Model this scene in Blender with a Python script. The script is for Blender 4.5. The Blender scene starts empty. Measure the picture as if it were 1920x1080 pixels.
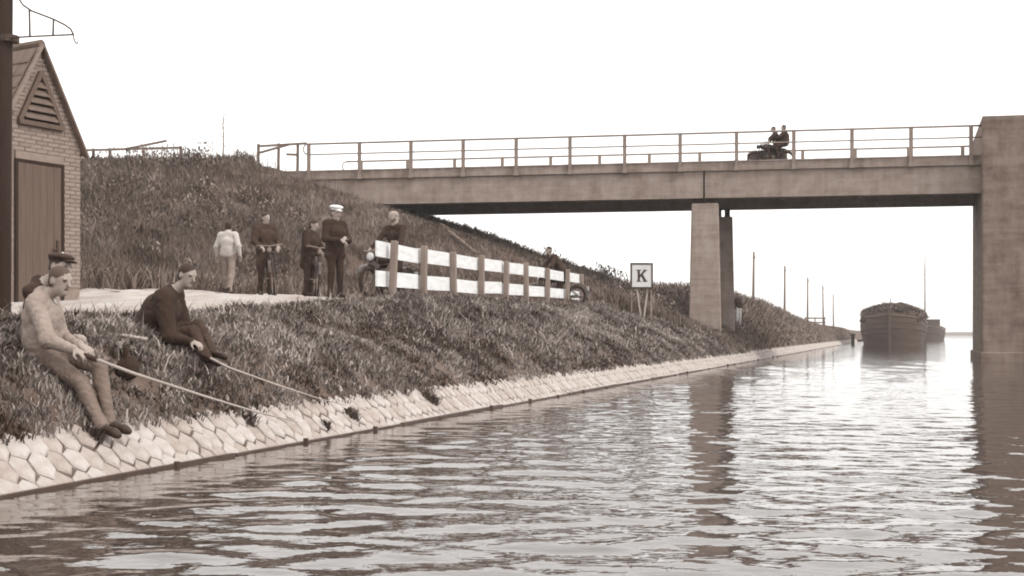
import bpy, math, random
import numpy as np
from mathutils import Vector, Matrix

random.seed(7); RNG = np.random.default_rng(7)
scene = bpy.context.scene
COL = scene.collection

# ------------------------------------------------------------------ camera
CAM_H = 1.13
cam_d = bpy.data.cameras.new("camera"); cam = bpy.data.objects.new("camera", cam_d); COL.objects.link(cam)
cam.location = (0, 0, CAM_H); cam.rotation_euler = (math.radians(90), 0, 0)
cam_d.sensor_width = 36; cam_d.lens = 36 * 2300 / 1920
cam_d.shift_y = 86 / 1920
cam_d.clip_start = .05; cam_d.clip_end = 9000
scene.camera = cam

# ------------------------------------------------------------------ sky, sun, exposure
SUN_DIR = Vector((.80, -.50, .80)).normalized()
w = bpy.data.worlds.new("World"); scene.world = w; w.use_nodes = True
nt = w.node_tree; nt.nodes.clear()
sky = nt.nodes.new("ShaderNodeTexSky"); sky.sky_type = 'NISHITA'; sky.sun_disc = False
sky.sun_elevation = math.asin(SUN_DIR.z); sky.sun_rotation = math.atan2(SUN_DIR.x, SUN_DIR.y)
sky.dust_density = 6.0; sky.air_density = 1.0
bw = nt.nodes.new("ShaderNodeRGBToBW")
mx = nt.nodes.new("ShaderNodeMix"); mx.data_type = 'RGBA'; mx.inputs[0].default_value = .80
mx.inputs[7].default_value = (15.0, 14.8, 14.5, 1)          # even, hazy overcast
bg = nt.nodes.new("ShaderNodeBackground"); bg.inputs[1].default_value = 0.12
wo = nt.nodes.new("ShaderNodeOutputWorld")
nt.links.new(sky.outputs[0], bw.inputs[0]); nt.links.new(bw.outputs[0], mx.inputs[6])
nt.links.new(mx.outputs[2], bg.inputs[0]); nt.links.new(bg.outputs[0], wo.inputs[0])
sl = bpy.data.lights.new("sun", 'SUN'); sl.energy = 1.6; sl.angle = math.radians(10); sl.color = (1, .965, .92)
sun = bpy.data.objects.new("sun", sl); COL.objects.link(sun)
sun.rotation_euler = SUN_DIR.to_track_quat('Z', 'Y').to_euler()
scene.view_settings.view_transform = 'Standard'; scene.view_settings.look = 'None'
scene.view_settings.exposure = 0.12; scene.view_settings.gamma = 1
scene.cycles.filter_width = 1.9
scene.cycles.max_bounces = 6; scene.cycles.diffuse_bounces = 3; scene.cycles.glossy_bounces = 3
scene.cycles.transparent_max_bounces = 4; scene.cycles.volume_bounces = 0

# ------------------------------------------------------------------ materials
def sep(l):                                  # the print's warm monochrome scale
    l = max(l, .002)
    f = min(1 + .9*min(1, max(0, (l-.28)/.4)), .93/l); k = l*f
    return (k ** .87/f, k ** 1.028/f, k ** 1.132/f, 1)

MATS = {}
def mat(name, l, l2=None, scale=3.0, rough=.8, bump=0.0, bscale=None, stretch=(1, 1, 1), spec=.3, metal=0, detail=6,
        attr=None):
    if name in MATS: return MATS[name]
    m = bpy.data.materials.new(name); m.use_nodes = True; MATS[name] = m
    n = m.node_tree.nodes; L = m.node_tree.links
    b = n["Principled BSDF"]; b.inputs["Roughness"].default_value = rough
    b.inputs["Specular IOR Level"].default_value = spec; b.inputs["Metallic"].default_value = metal
    if l2 is None: l2 = l * .75
    tc = n.new("ShaderNodeTexCoord"); mp = n.new("ShaderNodeMapping"); mp.inputs[3].default_value = stretch
    L.new(tc.outputs["Object"], mp.inputs[0])
    nz = n.new("ShaderNodeTexNoise"); nz.inputs["Scale"].default_value = scale; nz.inputs["Detail"].default_value = detail
    nz.inputs["Roughness"].default_value = .65
    L.new(mp.outputs[0], nz.inputs["Vector"])
    rp = n.new("ShaderNodeValToRGB"); rp.color_ramp.elements[0].position = .3; rp.color_ramp.elements[1].position = .7
    rp.color_ramp.elements[0].color = sep(l2); rp.color_ramp.elements[1].color = sep(l)
    if attr:
        at = n.new("ShaderNodeAttribute"); at.attribute_name = attr
        rp.color_ramp.elements[0].position = 0; rp.color_ramp.elements[1].position = 1
        L.new(at.outputs["Fac"], rp.inputs[0])
    else:
        L.new(nz.outputs["Fac"], rp.inputs[0])
    L.new(rp.outputs[0], b.inputs["Base Color"])
    if bump:
        n2 = n.new("ShaderNodeTexNoise"); n2.inputs["Scale"].default_value = bscale or scale * 6
        n2.inputs["Detail"].default_value = 5
        L.new(mp.outputs[0], n2.inputs["Vector"])
        bp = n.new("ShaderNodeBump"); bp.inputs["Strength"].default_value = bump; bp.inputs["Distance"].default_value = .02
        L.new(n2.outputs["Fac"], bp.inputs["Height"]); L.new(bp.outputs[0], b.inputs["Normal"])
    return m

def concrete(name, l, l2, board=.16):
    """board-marked concrete: mottling, damp streaks running down and faint lines of the shuttering"""
    m = bpy.data.materials.new(name); m.use_nodes = True
    n = m.node_tree.nodes; L = m.node_tree.links; b = n["Principled BSDF"]
    b.inputs["Roughness"].default_value = .9; b.inputs["Specular IOR Level"].default_value = .2
    tc = n.new("ShaderNodeTexCoord")
    def noise(sc, st, det=6):
        mp = n.new("ShaderNodeMapping"); mp.inputs[3].default_value = st; L.new(tc.outputs["Object"], mp.inputs[0])
        z = n.new("ShaderNodeTexNoise"); z.inputs["Scale"].default_value = sc; z.inputs["Detail"].default_value = det
        z.inputs["Roughness"].default_value = .7
        L.new(mp.outputs[0], z.inputs["Vector"]); return z.outputs["Fac"]
    a = noise(1.6, (1, 1, 1)); s_ = noise(1.0, (3.2, 3.2, .35)); h_ = noise(1.0, (.5, .5, 1 / board))
    def math_(op, x, y):
        k = n.new("ShaderNodeMath"); k.operation = op
        for i, v in enumerate((x, y)):
            if isinstance(v, (int, float)): k.inputs[i].default_value = v
            else: L.new(v, k.inputs[i])
        return k.outputs[0]
    f = math_('ADD', math_('MULTIPLY', a, .45), math_('ADD', math_('MULTIPLY', s_, .3), math_('MULTIPLY', h_, .3)))
    rp = n.new("ShaderNodeValToRGB"); rp.color_ramp.elements[0].position = .42; rp.color_ramp.elements[1].position = .62
    rp.color_ramp.elements[0].color = sep(l2); rp.color_ramp.elements[1].color = sep(l)
    L.new(f, rp.inputs[0]); L.new(rp.outputs[0], b.inputs["Base Color"])
    bp = n.new("ShaderNodeBump"); bp.inputs["Strength"].default_value = .35; bp.inputs["Distance"].default_value = .02
    L.new(math_('ADD', h_, math_('MULTIPLY', noise(14, (1, 1, 1)), .5)), bp.inputs["Height"])
    L.new(bp.outputs[0], b.inputs["Normal"])
    return m

M_conc = concrete("concrete", .28, .16)
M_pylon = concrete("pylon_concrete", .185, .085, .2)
M_slab = concrete("slab_concrete", .28, .13)
M_steel = mat("painted_steel", .22, .14, 5, .6, .1)
M_soil = mat("soil", .11, .05, 2.5, .95, .6, 9)
M_sand = mat("sandy_road", .44, .24, 1.6, .95, .3, 20, (1, .35, 1))
M_stone = mat("revetment_stone", .58, .40, 2.2, .85, .5, 18)
M_joint = mat("joint_mortar", .12, .07, 6, .95, .3)
M_wet = mat("wet_timber", .06, .03, 5, .5, .4, 14, (1, 1, .3))
M_white = mat("white_paint", .82, .58, 5, .7, .3, 24, (1, .35, 2.2))
M_post = mat("fence_post_wood", .23, .15, 6, .85, .3, 20, (1, 1, .25))
M_wood = mat("pole_wood", .026, .014, 5, .85, .4, 16, (1, 1, .12))
M_iron = mat("iron", .05, .03, 9, .6, .1)
M_farpole = mat("weathered_pole", .17, .12, 5, .9)
M_brick = mat("brick", .245, .175, 3.5, .9, .4, 30)
M_mortar = mat("brick_mortar", .22, .16, 12, .95, .3)
M_tile = mat("roof_tile", .14, .08, 6, .8, .2)
M_door = mat("door_paint", .095, .065, 4, .7, .25, 18, (6, 6, .5))
M_dark = mat("dark_gap", .02, .012, 5, .9)
M_grass = mat("grass_blades", .36, .04, rough=.8, spec=.15, attr="tone")
M_scrub = mat("scrub_blades", .27, .05, rough=.85, spec=.1, attr="tone")
M_skin = mat("skin", .30, .23, 14, .6)
M_feat = mat("skin_shadow", .09, .06, 14, .7)  # shadow at eyes and mouth, painted as a darker skin tone
M_lcloth = mat("light_wool", .27, .19, 7, .95, .9, 16)
M_mcloth = mat("grey_wool", .20, .11, 7, .95, .9, 16)
M_dcloth = mat("dark_wool", .03, .018, 9, .95, .9, 16)
M_dcloth2 = mat("dark_brown_wool", .042, .022, 9, .95, .9, 16)
M_trousA = mat("light_trousers", .165, .10, 7, .95, .9, 16)
M_trous = mat("worn_trousers", .15, .09, 8, .95, .9, 16)
M_shoe = mat("shoe_leather", .035, .02, 12, .5)
M_hair = mat("hair", .03, .018, 30, .7)
M_shirt = mat("white_shirt", .7, .6, 10, .9)
M_rubber = mat("tyre_rubber", .025, .018, 12, .8)
M_black = mat("black_enamel", .03, .022, 8, .35, spec=.5)
M_chrome = mat("nickel", .22, .15, 8, .45, metal=.6, spec=.5)
M_rod = mat("bamboo", .36, .25, 10, .6)
M_hull = mat("tarred_hull", .075, .04, .9, .8, .3, 5, (.4, .4, 2))
M_strake = mat("hull_strake", .075, .05, 2, .8)
M_cargo = mat("cargo_brush", .07, .03, 2.5, .95, .5, 8)
M_paint_dark = mat("dark_lettering", .03, .025, 8, .6)
M_signwhite = mat("sign_white", .6, .5, 4, .6)

# ------------------------------------------------------------------ mesh helpers
class MB:
    def __init__(s): s.v = []; s.f = []
    def add(s, vs, fs):
        o = len(s.v); s.v += [tuple(x) for x in vs]; s.f += [tuple(i + o for i in f) for f in fs]; return s
    def box(s, x0, x1, y0, y1, z0, z1):
        return s.add([(x0,y0,z0),(x1,y0,z0),(x1,y1,z0),(x0,y1,z0),(x0,y0,z1),(x1,y0,z1),(x1,y1,z1),(x0,y1,z1)],
                     [(0,3,2,1),(4,5,6,7),(0,1,5,4),(1,2,6,5),(2,3,7,6),(3,0,4,7)])
    def bar(s, a, b, wx, wy, up=(0,0,1)):
        a = Vector(a); b = Vector(b); d = (b - a).normalized(); u = Vector(up)
        if abs(d.dot(u)) > .95: u = Vector((1, 0, 0))
        x = d.cross(u).normalized(); y = x.cross(d).normalized()
        vs = [p + x * (i * wx / 2) + y * (j * wy / 2) for p in (a, b) for i, j in ((-1,-1),(1,-1),(1,1),(-1,1))]
        return s.add(vs, [(0,3,2,1),(4,5,6,7),(0,1,5,4),(1,2,6,5),(2,3,7,6),(3,0,4,7)])
    def tube(s, pts, r, n=8, cap=True):
        pts = [Vector(p) for p in pts]; k = len(pts)
        rs = r if isinstance(r, (list, tuple)) else [r] * k
        vs = []; prev = None
        for i, p in enumerate(pts):
            d = (pts[min(i + 1, k - 1)] - pts[max(i - 1, 0)]).normalized()
            if prev is None:
                u = Vector((0, 0, 1)) if abs(d.z) < .9 else Vector((1, 0, 0))
                x = d.cross(u).normalized()
            else:
                x = (prev - d * prev.dot(d)).normalized()
            y = d.cross(x); prev = x
            vs += [p + (x * math.cos(a) + y * math.sin(a)) * rs[i] for a in (2 * math.pi * j / n for j in range(n))]
        fs = [(i*n+j, i*n+(j+1)%n, (i+1)*n+(j+1)%n, (i+1)*n+j) for i in range(k-1) for j in range(n)]
        if cap: fs += [tuple(reversed(range(n))), tuple(range((k-1)*n, k*n))]
        return s.add(vs, fs)
    def lathe(s, prof, n=16, axis='z', c=(0,0,0)):
        vs = []; k = len(prof)
        for r, h in prof:
            for j in range(n):
                a = 2*math.pi*j/n; p = (r*math.cos(a), r*math.sin(a), h)
                if axis == 'y': p = (p[0], h, p[1])
                if axis == 'x': p = (h, p[0], p[1])
                vs.append((p[0]+c[0], p[1]+c[1], p[2]+c[2]))
        fs = [(i*n+j, i*n+(j+1)%n, (i+1)*n+(j+1)%n, (i+1)*n+j) for i in range(k-1) for j in range(n)]
        fs += [tuple(range(n)), tuple(range((k-1)*n, k*n))]
        return s.add(vs, fs)
    def torus(s, R, r, n=28, m=8, c=(0,0,0)):        # wheel in the xz plane
        vs = [((R+r*math.cos(b))*math.cos(a)+c[0], r*math.sin(b)+c[1], (R+r*math.cos(b))*math.sin(a)+c[2])
              for a in (2*math.pi*i/n for i in range(n)) for b in (2*math.pi*j/m for j in range(m))]
        fs = [(i*m+j, i*m+(j+1)%m, ((i+1)%n)*m+(j+1)%m, ((i+1)%n)*m+j) for i in range(n) for j in range(m)]
        return s.add(vs, fs)
    def ellipsoid(s, c, r, n=12, k=8):
        prof = [(math.sin(math.pi*i/k), -math.cos(math.pi*i/k)) for i in range(k+1)]
        vs = []; fs = []
        for q, h in prof:
            for j in range(n):
                a = 2*math.pi*j/n
                vs.append((c[0]+r[0]*max(q,.01)*math.cos(a), c[1]+r[1]*max(q,.01)*math.sin(a), c[2]+r[2]*h))
        fs = [(i*n+j, i*n+(j+1)%n, (i+1)*n+(j+1)%n, (i+1)*n+j) for i in range(k) for j in range(n)]
        return s.add(vs, fs)
    def prism(s, poly, y0, y1):                      # polygon in xz, extruded along y
        n = len(poly); vs = [(x, y0, z) for x, z in poly] + [(x, y1, z) for x, z in poly]
        fs = [tuple(range(n)), tuple(reversed(range(n, 2*n)))] + [(i, i+n, (i+1)%n+n, (i+1)%n) for i in range(n)]
        return s.add(vs, fs)
    def mesh(s, name, m, smooth=False, bevel=0):
        me = bpy.data.meshes.new(name); me.from_pydata(s.v, [], s.f)
        import bmesh
        bm = bmesh.new(); bm.from_mesh(me); bmesh.ops.recalc_face_normals(bm, faces=bm.faces)
        if bevel:
            bmesh.ops.bevel(bm, geom=[e for e in bm.edges if e.calc_face_angle(0) > .5], offset=bevel, segments=1, affect='EDGES')
        bm.to_mesh(me); bm.free()
        if m: me.materials.append(m)
        if smooth: me.polygons.foreach_set("use_smooth", [True] * len(me.polygons))
        return me
    def build(s, name, m, parent=None, smooth=False, bevel=0, loc=None):
        return link(name, s.mesh(name, m, smooth, bevel), parent, loc)

def link(name, me, parent=None, loc=None):
    o = bpy.data.objects.new(name, me); COL.objects.link(o)
    if parent: o.parent = parent
    if loc is not None: o.location = loc
    return o
def tag(o, label=None, cat=None, group=None, kind=None):
    if label: o["label"] = label
    if cat: o["category"] = cat
    if group: o["group"] = group
    if kind: o["kind"] = kind
    return o
def root(name, loc, rz=0, label=None, cat=None, group=None):
    o = bpy.data.objects.new(name, None); COL.objects.link(o); o.location = loc; o.rotation_euler = (0, 0, rz)
    o.empty_display_size = .2
    return tag(o, label, cat, group)

# ------------------------------------------------------------------ the lie of the land
U = np.array([.303, .953]); NL = np.array([-.953, .303]); ORG = np.array([-6.3, 0.0])   # along the canal / into the left bank
KS = 1.15; B00 = np.array([16.8, 43.9]); B0 = B00*KS; BX = np.array([.9853, -.1711]); BY = np.array([.1711, .9853])  # bridge frame
BANG = math.atan2(-.1711, .9853)
def st2w(s, t): return ORG[0] + U[0]*s + NL[0]*t, ORG[1] + U[1]*s + NL[1]*t
def w2st(x, y): return (x-ORG[0])*U[0] + (y-ORG[1])*U[1], (x-ORG[0])*NL[0] + (y-ORG[1])*NL[1]

def _hash(ix, iy, seed):
    h = (ix.astype(np.int64)*374761393 + iy.astype(np.int64)*668265263 + seed*1442695041) & 0x7fffffff
    h = ((h ^ (h >> 13))*1274126177) & 0x7fffffff
    return ((h ^ (h >> 16)) & 0xffff) / 65535.0
def vnoise(x, y, seed=0):
    x = np.asarray(x, float); y = np.asarray(y, float)
    ix = np.floor(x); iy = np.floor(y); fx = x-ix; fy = y-iy; fx = fx*fx*(3-2*fx); fy = fy*fy*(3-2*fy)
    a = _hash(ix, iy, seed); b = _hash(ix+1, iy, seed); c = _hash(ix, iy+1, seed); d = _hash(ix+1, iy+1, seed)
    return (a*(1-fx)+b*fx)*(1-fy) + (c*(1-fx)+d*fx)*fy

def zedge(s):
    return np.interp(s, [-60,5,12.7,15.1,17,20.4,22.1,23.1,41.4,58,68,97,114,137,300],
                        [.95,1.1,1.22,1.27,1.40,1.60,1.69,1.75,1.98,2.4,3.2,3.1,2.4,1.9,1.7])
def ground_z(s, t, rough=True):
    s = np.asarray(s, float); t = np.asarray(t, float)
    x, y = st2w(s, t)
    ly = (x-B0[0])*BY[0] + (y-B0[1])*BY[1]
    bank = np.interp(t, [.2,.29,1.0,2.2,3.2,5,8,12,20], [.20,.30,.87,1.46,1.9,2.9,4.6,7.3,12.5])
    bank = np.where(s > 57, .34+(bank-.34)*(1+.45*np.clip((s-57)/12, 0, 1)), bank)
    road = zedge(s) + .04*np.clip(t-3.2, 0, 9)
    dF = np.clip(-.9-ly, 0, None); dB = np.clip(ly-6.4, 0, None)
    emb = 8.85 - .365*np.clip(21.9-t, 0, None) - .40*dF - .30*dB
    top = np.maximum(road, emb)
    z = np.minimum(bank, top)
    if rough:
        veg = np.clip((t-.32)/.5, 0, 1)
        on_road = np.where((t > 3.4) & (t < 8.3) & (emb < road), .15, 1.)
        z = z + veg*on_road*(.10*(vnoise(s*.9, t*.9, 1)-.5) + .08*(vnoise(s*2.6, t*2.6, 2)-.5))
    return z
def gz(x, y):
    s, t = w2st(x, y); return float(ground_z(s, t, False))

# ground sheet of the left bank
sA = np.concatenate([np.linspace(-60,2,20,endpoint=False), np.arange(2,74,.3), np.arange(74,160,1.5), np.geomspace(160,4000,18)])
tA = np.concatenate([np.arange(.25,6,.16), np.arange(6,36,.4), np.geomspace(36,3500,22)])
S_, T_ = np.meshgrid(sA, tA, indexing='ij'); Zg = ground_z(S_, T_)
Xg, Yg = st2w(S_, T_); ns, ntt = S_.shape
verts = np.stack([Xg, Yg, Zg], -1).reshape(-1, 3)
idx = np.arange(ns*ntt).reshape(ns, ntt)
quads = np.stack([idx[:-1,:-1], idx[1:,:-1], idx[1:,1:], idx[:-1,1:]], -1).reshape(-1, 4)
def np_mesh(name, verts, faces, m, smooth=True):
    me = bpy.data.meshes.new(name); k = faces.shape[1]
    me.vertices.add(len(verts)); me.vertices.foreach_set("co", np.ascontiguousarray(verts, np.float32).ravel())
    me.loops.add(faces.size); me.loops.foreach_set("vertex_index", np.ascontiguousarray(faces, np.int32).ravel())
    me.polygons.add(len(faces)); me.polygons.foreach_set("loop_start", np.arange(len(faces), dtype=np.int32)*k)
    me.polygons.foreach_set("loop_total", np.full(len(faces), k, np.int32))
    if smooth: me.polygons.foreach_set("use_smooth", np.ones(len(faces), bool))
    me.update(); me.validate()
    if m: me.materials.append(m)
    return me
tag(link("ground", np_mesh("ground", verts, quads, M_soil)), kind="structure")

# sandy road along the top of the bank, passing under the bridge
sR = np.arange(-30, 35, .5); nR = 13
RS, K = np.meshgrid(sR, np.linspace(0, 1, nR), indexing='ij')
t0 = 3.25 + .35*(vnoise(sR*.5, sR*0, 5)-.5) + np.interp(sR, [22,26,60], [0,.6,1.4]); t1 = 8.6 + .8*(vnoise(sR*.4, sR*0, 6)-.5) + np.interp(sR, [24,30,60], [.6,0,-2])
RT = t0[:,None]*(1-K) + t1[:,None]*K
RX, RY = st2w(RS, RT); RZ = ground_z(RS, RT) + .03
idr = np.arange(RS.size).reshape(RS.shape)
rq = np.stack([idr[:-1,:-1], idr[1:,:-1], idr[1:,1:], idr[:-1,1:]], -1).reshape(-1, 4)
tag(link("road", np_mesh("road", np.stack([RX,RY,RZ], -1).reshape(-1,3), rq, M_sand)), kind="structure")

# ------------------------------------------------------------------ water
def make_water():
    ys = [-3.0]
    while ys[-1] < 62: ys.append(ys[-1] + max(.045, abs(ys[-1])*.0045))
    ys = np.array(ys); xs = np.arange(-10, 26.01, .075)
    Y, X = np.meshgrid(ys, xs, indexing='ij'); Z = np.zeros_like(X)
    dy = np.maximum(.045, np.abs(Y)*.0045)
    rg = np.random.default_rng(3)
    for i in range(64):
        lam = .19*(.85/.19)**rg.random(); a = math.radians(84 + rg.normal()*30)
        k = 2*math.pi/lam; ph = rg.random()*6.28
        slope = .0084*(1.15 if lam < .4 else 1.0)
        fade = np.clip((lam/dy-2)/2, 0, 1)
        # patchy: every train swells and dies away over a few metres
        env = .35 + 1.3*vnoise(X*.22+i*7.3, Y*.22-i*3.1, 40+i)
        Z += slope/k*env*fade*(2*((1+np.sin(k*(X*math.cos(a)+Y*math.sin(a)) + ph))/2)**1.7-.8)
    edge = np.minimum.reduce([np.clip((X+10)/2,0,1), np.clip((26-X)/3,0,1), np.clip((Y+3)/1,0,1), np.clip((62-Y)/14,0,1)])
    s_, t_ = w2st(X, Y); calm = np.clip((.15-t_)/1.6, .35, 1)
    Z *= edge*calm
    v = np.stack([X,Y,Z], -1).reshape(-1,3); n0, n1 = X.shape; I = np.arange(n0*n1).reshape(n0,n1)
    q = np.stack([I[:-1,:-1], I[:-1,1:], I[1:,1:], I[1:,:-1]], -1).reshape(-1,4)
    x0, x1, y0, y1 = xs[0], xs[-1], ys[0], ys[-1]; F = 4000
    o = len(v)
    ev = np.array([(-F,-F,0),(F,-F,0),(F,F,0),(-F,F,0),(x0,y0,0),(x1,y0,0),(x1,y1,0),(x0,y1,0)])
    eq = np.array([(0,1,5,4),(1,2,6,5),(2,3,7,6),(3,0,4,7)]) + o
    v = np.concatenate([v, ev]); q = np.concatenate([q, eq])
    m = bpy.data.materials.new("canal_water"); m.use_nodes = True
    n = m.node_tree.nodes; L = m.node_tree.links; b = n["Principled BSDF"]
    b.inputs["Base Color"].default_value = (.058,.043,.036,1); b.inputs["Roughness"].default_value = .02; b.inputs["IOR"].default_value = 1.56
    tc = n.new("ShaderNodeTexCoord"); mp = n.new("ShaderNodeMapping"); mp.inputs[3].default_value = (1, 1.5, 1)
    L.new(tc.outputs["Object"], mp.inputs[0])
    n1_ = n.new("ShaderNodeTexNoise"); n1_.inputs["Scale"].default_value = 3.4; n1_.inputs["Detail"].default_value = 3
    L.new(mp.outputs[0], n1_.inputs["Vector"])
    bp = n.new("ShaderNodeBump"); bp.inputs["Strength"].default_value = .14; bp.inputs["Distance"].default_value = .05
    L.new(n1_.outputs["Fac"], bp.inputs["Height"]); L.new(bp.outputs[0], b.inputs["Normal"])
    tag(link("canal_water", np_mesh("canal_water", v, q, m)), kind="structure")
make_water()

# far shore closing the view, low dyke with a line of scrub
fb = MB(); pr = random.Random(4)
xs_ = np.linspace(-300, 1500, 140)
rows = []
for i, x in enumerate(xs_):
    y = 860 + 40*math.sin(x*.006) + .05*x; h = 2.3 + .5*math.sin(x*.02) + pr.uniform(-.2, .2)
    rows += [(x, y, -.2), (x, y+6, h*.8), (x, y+14, h), (x, y+60, 1.0)]
fb.add(rows, [(i*4+k, (i+1)*4+k, (i+1)*4+k+1, i*4+k+1) for i in range(len(xs_)-1) for k in range(3)])
tag(fb.build("far_dyke", mat("far_dyke_grass", .12, .07, .02, .95)), kind="structure")

# ------------------------------------------------------------------ revetment of six-sided blocks
SL = math.sqrt(.5)
def rv(s, v, h=0.0):                                   # along, up the slope, proud of it
    t = v*SL - h*SL; x, y = st2w(s, t); return (x, y, v*SL + h*SL)
rev = root("stone_revetment", (*st2w(20, 0), 0), 0, "sloping strip of pale six-sided stone blocks along the water's edge", "revetment")
RL = Vector(rev.location)
def W(p): return Vector(p) - RL
base = MB(); ss = np.arange(-10, 190, 4.0)
base.add([W(rv(s, v, -.012)) for s in ss for v in (-.5, .48)], [(i*2, i*2+2, i*2+3, i*2+1) for i in range(len(ss)-1)])
base.build("joint_bed", M_joint, rev)
HW, HH = .20, .285
def hexring(sc, wob=None):
    pts = [(0,-.5),(.5,-.25),(.5,.25),(0,.5),(-.5,.25),(-.5,-.25)]
    return [((p[0]*HW*sc + (wob[i][0] if wob else 0)), (p[1]*HH*sc + (wob[i][1] if wob else 0))) for i, p in enumerate(pts)]
# local frame of a block: x along the canal, y up the slope, z out of it
ex = Vector((U[0], U[1], 0)); ez = Vector((-NL[0]*SL, -NL[1]*SL, SL)); ey = ez.cross(ex)
if ey.z < 0: ey = -ey
RM = Matrix((ex, ey, ez)).transposed().to_4x4()
def hexstone(pr):
    wob = [(pr.uniform(-.013,.013), pr.uniform(-.017,.017)) for _ in range(6)]
    a = hexring(.98, wob); b = hexring(.955, wob); c = hexring(.80, wob); v = []; hh = pr.uniform(.014,.024)
    v += [(x, y, -.02) for x, y in a] + [(x, y, hh*.55) for x, y in b] + [(x, y, hh+pr.uniform(-.004,.004)) for x, y in c] + [(0, 0, hh*1.05)]
    f = [(i, (i+1)%6, 6+(i+1)%6, 6+i) for i in range(6)] + [(6+i, 6+(i+1)%6, 12+(i+1)%6, 12+i) for i in range(6)] + [(12+i, 12+(i+1)%6, 18) for i in range(6)]
    return v, f
pr = random.Random(11); variants = []
for k in range(14):
    v, f = hexstone(pr); mb = MB(); mb.add(v, f); variants.append(mb)
stone_mats = [mat("revetment_stone_%d" % i, *a) for i, a in enumerate([(.41,.28,9,.9,.7,30),(.38,.26,9,.9,.7,30),(.44,.32,9,.9,.7,30),(.35,.23,9,.9,.7,30)])]
smesh = [mb.mesh("stone", stone_mats[random.Random(i).choice((0,0,1,2,3))]) for i, mb in enumerate(variants)]
rest = MB(); pr = random.Random(5)
ncol = 0
s = -8.0
while s < 185:
    for r in range(3):
        sc = s + (HW/2 if r != 1 else 0) + pr.uniform(-.006,.006); vc = .195 + (r-1)*.214 + pr.uniform(-.005,.005)
        lift = pr.uniform(-.008,.006); tilt = (pr.uniform(-.035,.035), pr.uniform(-.035,.035), pr.uniform(-.04,.04))
        k = pr.randrange(len(variants)); P = W(rv(sc, vc, lift))
        M4 = Matrix.Translation(P) @ RM @ Matrix.Rotation(tilt[0],4,'X') @ Matrix.Rotation(tilt[1],4,'Y') @ Matrix.Rotation(tilt[2],4,'Z')
        if 8.4 <= s < 8.4 + 99.5*HW:
            o = link("stone", smesh[k], rev); o.matrix_local = M4
        elif s < 60 or r < 3:
            if s > 70 and pr.random() < .0: continue
            rest.add([M4 @ Vector(p) for p in variants[k].v], variants[k].f)
    s += HW
tag(rest.build("farther_stones", stone_mats[0], rev), kind="stuff")
toe = MB()
for i in range(50):
    a = -8 + i*4.0; pa = W(rv(a, -.070, .058)); pb = W(rv(a+3.97, -.070, .058))
    toe = MB(); pa.z += random.uniform(-.015,.012); pb.z += random.uniform(-.015,.012); toe.bar(pa, pb, .05, .075); toe.build("toe_plank", M_wet, rev)
for i in range(32):
    a = 3 + i*2.02 + random.uniform(-.3,.3); p = W(rv(a, -.05, .12))
    mb = MB(); mb.tube([(p.x,p.y,-.3), (p.x,p.y,.035+random.uniform(-.02,.03))], .028, 7); mb.build("stake", M_wet, rev)

# ------------------------------------------------------------------ bridge
def px_on_bridge(px):                # local x on the front face seen at this column of the photograph
    k = (px-960)/2300; # (B0 + BX*l).x = k*(B0+BX*l).y
    return (k*B00[1]-B00[0])/(BX[0]-k*BX[1])
BZ = CAM_H*(1-KS)
def bz(z): return z*KS+BZ
bridge = root("concrete_bridge", (B0[0], B0[1], BZ), BANG, "long grey concrete girder bridge with steel railings crossing the canal", "bridge")
bridge.scale = (KS, KS, KS)
xl = -28.5; xj = px_on_bridge(1320); WID = 4.85
for a, b in ((xl, xj-.03), (xj+.03, .12), (3.9, 20)):
    for y0, y1 in ((.06, .46), (WID-.46, WID-.06)):
        mb = MB(); mb.box(a, b+(.7 if (b == .12 and y0 > 1) else 0), y0, y1, 6.18, 7.202); mb.build("girder", M_conc, bridge)
for a, b in ((xl, .75), (3.9, 20)):
    mb = MB(); mb.box(a, b, 0, WID, 7.20, 7.40).box(a, b, 0, .34, 7.39, 7.54).box(a, b, WID-.34, WID, 7.39, 7.54)
    mb.build("deck_slab", M_slab, bridge)
    mb = MB(); mb.box(a, min(b,.05) if b < 1 else b, -.03, .0, 7.50, 7.545).box(a, min(b,.05) if b < 1 else b, -.035, .0, 7.185, 7.215); mb.build("drip_edge", M_slab, bridge)
x = xl+1.5
while x < 0:
    mb = MB(); mb.box(x-.12, x+.12, .461, WID-.461, 6.5, 7.199); mb.build("cross_beam", M_conc, bridge); x += 2.9
xa, xb = px_on_bridge(580), px_on_bridge(1820)
NP = 12
for side, yy in ((0, -.07), (1, WID+.07)):
    mb0 = MB(); mb0.box(-.065, .065, -.045, .045, 7.20, 8.60)
    mb0.box(-.09, .09, -.06, .06, 7.16, 7.26)
    me = mb0.mesh("railing_post", M_steel)
    for i in range(NP+1):
        xx = xa + (xb-xa)*i/NP
        if side: xx += .62
        o = link("railing_post", me, bridge, (xx, yy, 0))
    for z, r, nm in ((8.575, .036, "top_rail"), (8.16, .026, "middle_rail")):
        mb = MB(); mb.tube([(xa-.05, yy, z), (.1 if not side else .6, yy, z)], r, 8); mb.build(nm, M_steel, bridge, True)
    mb = MB()
    arc = [(xa-.05-.17*math.sin(a), yy, 8.575-.2+.2*math.cos(a)) for a in np.linspace(0, math.pi*1.05, 10)]
    mb.tube(arc, .026, 8); mb.build("rail_end_scroll", M_steel, bridge, True)
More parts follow.
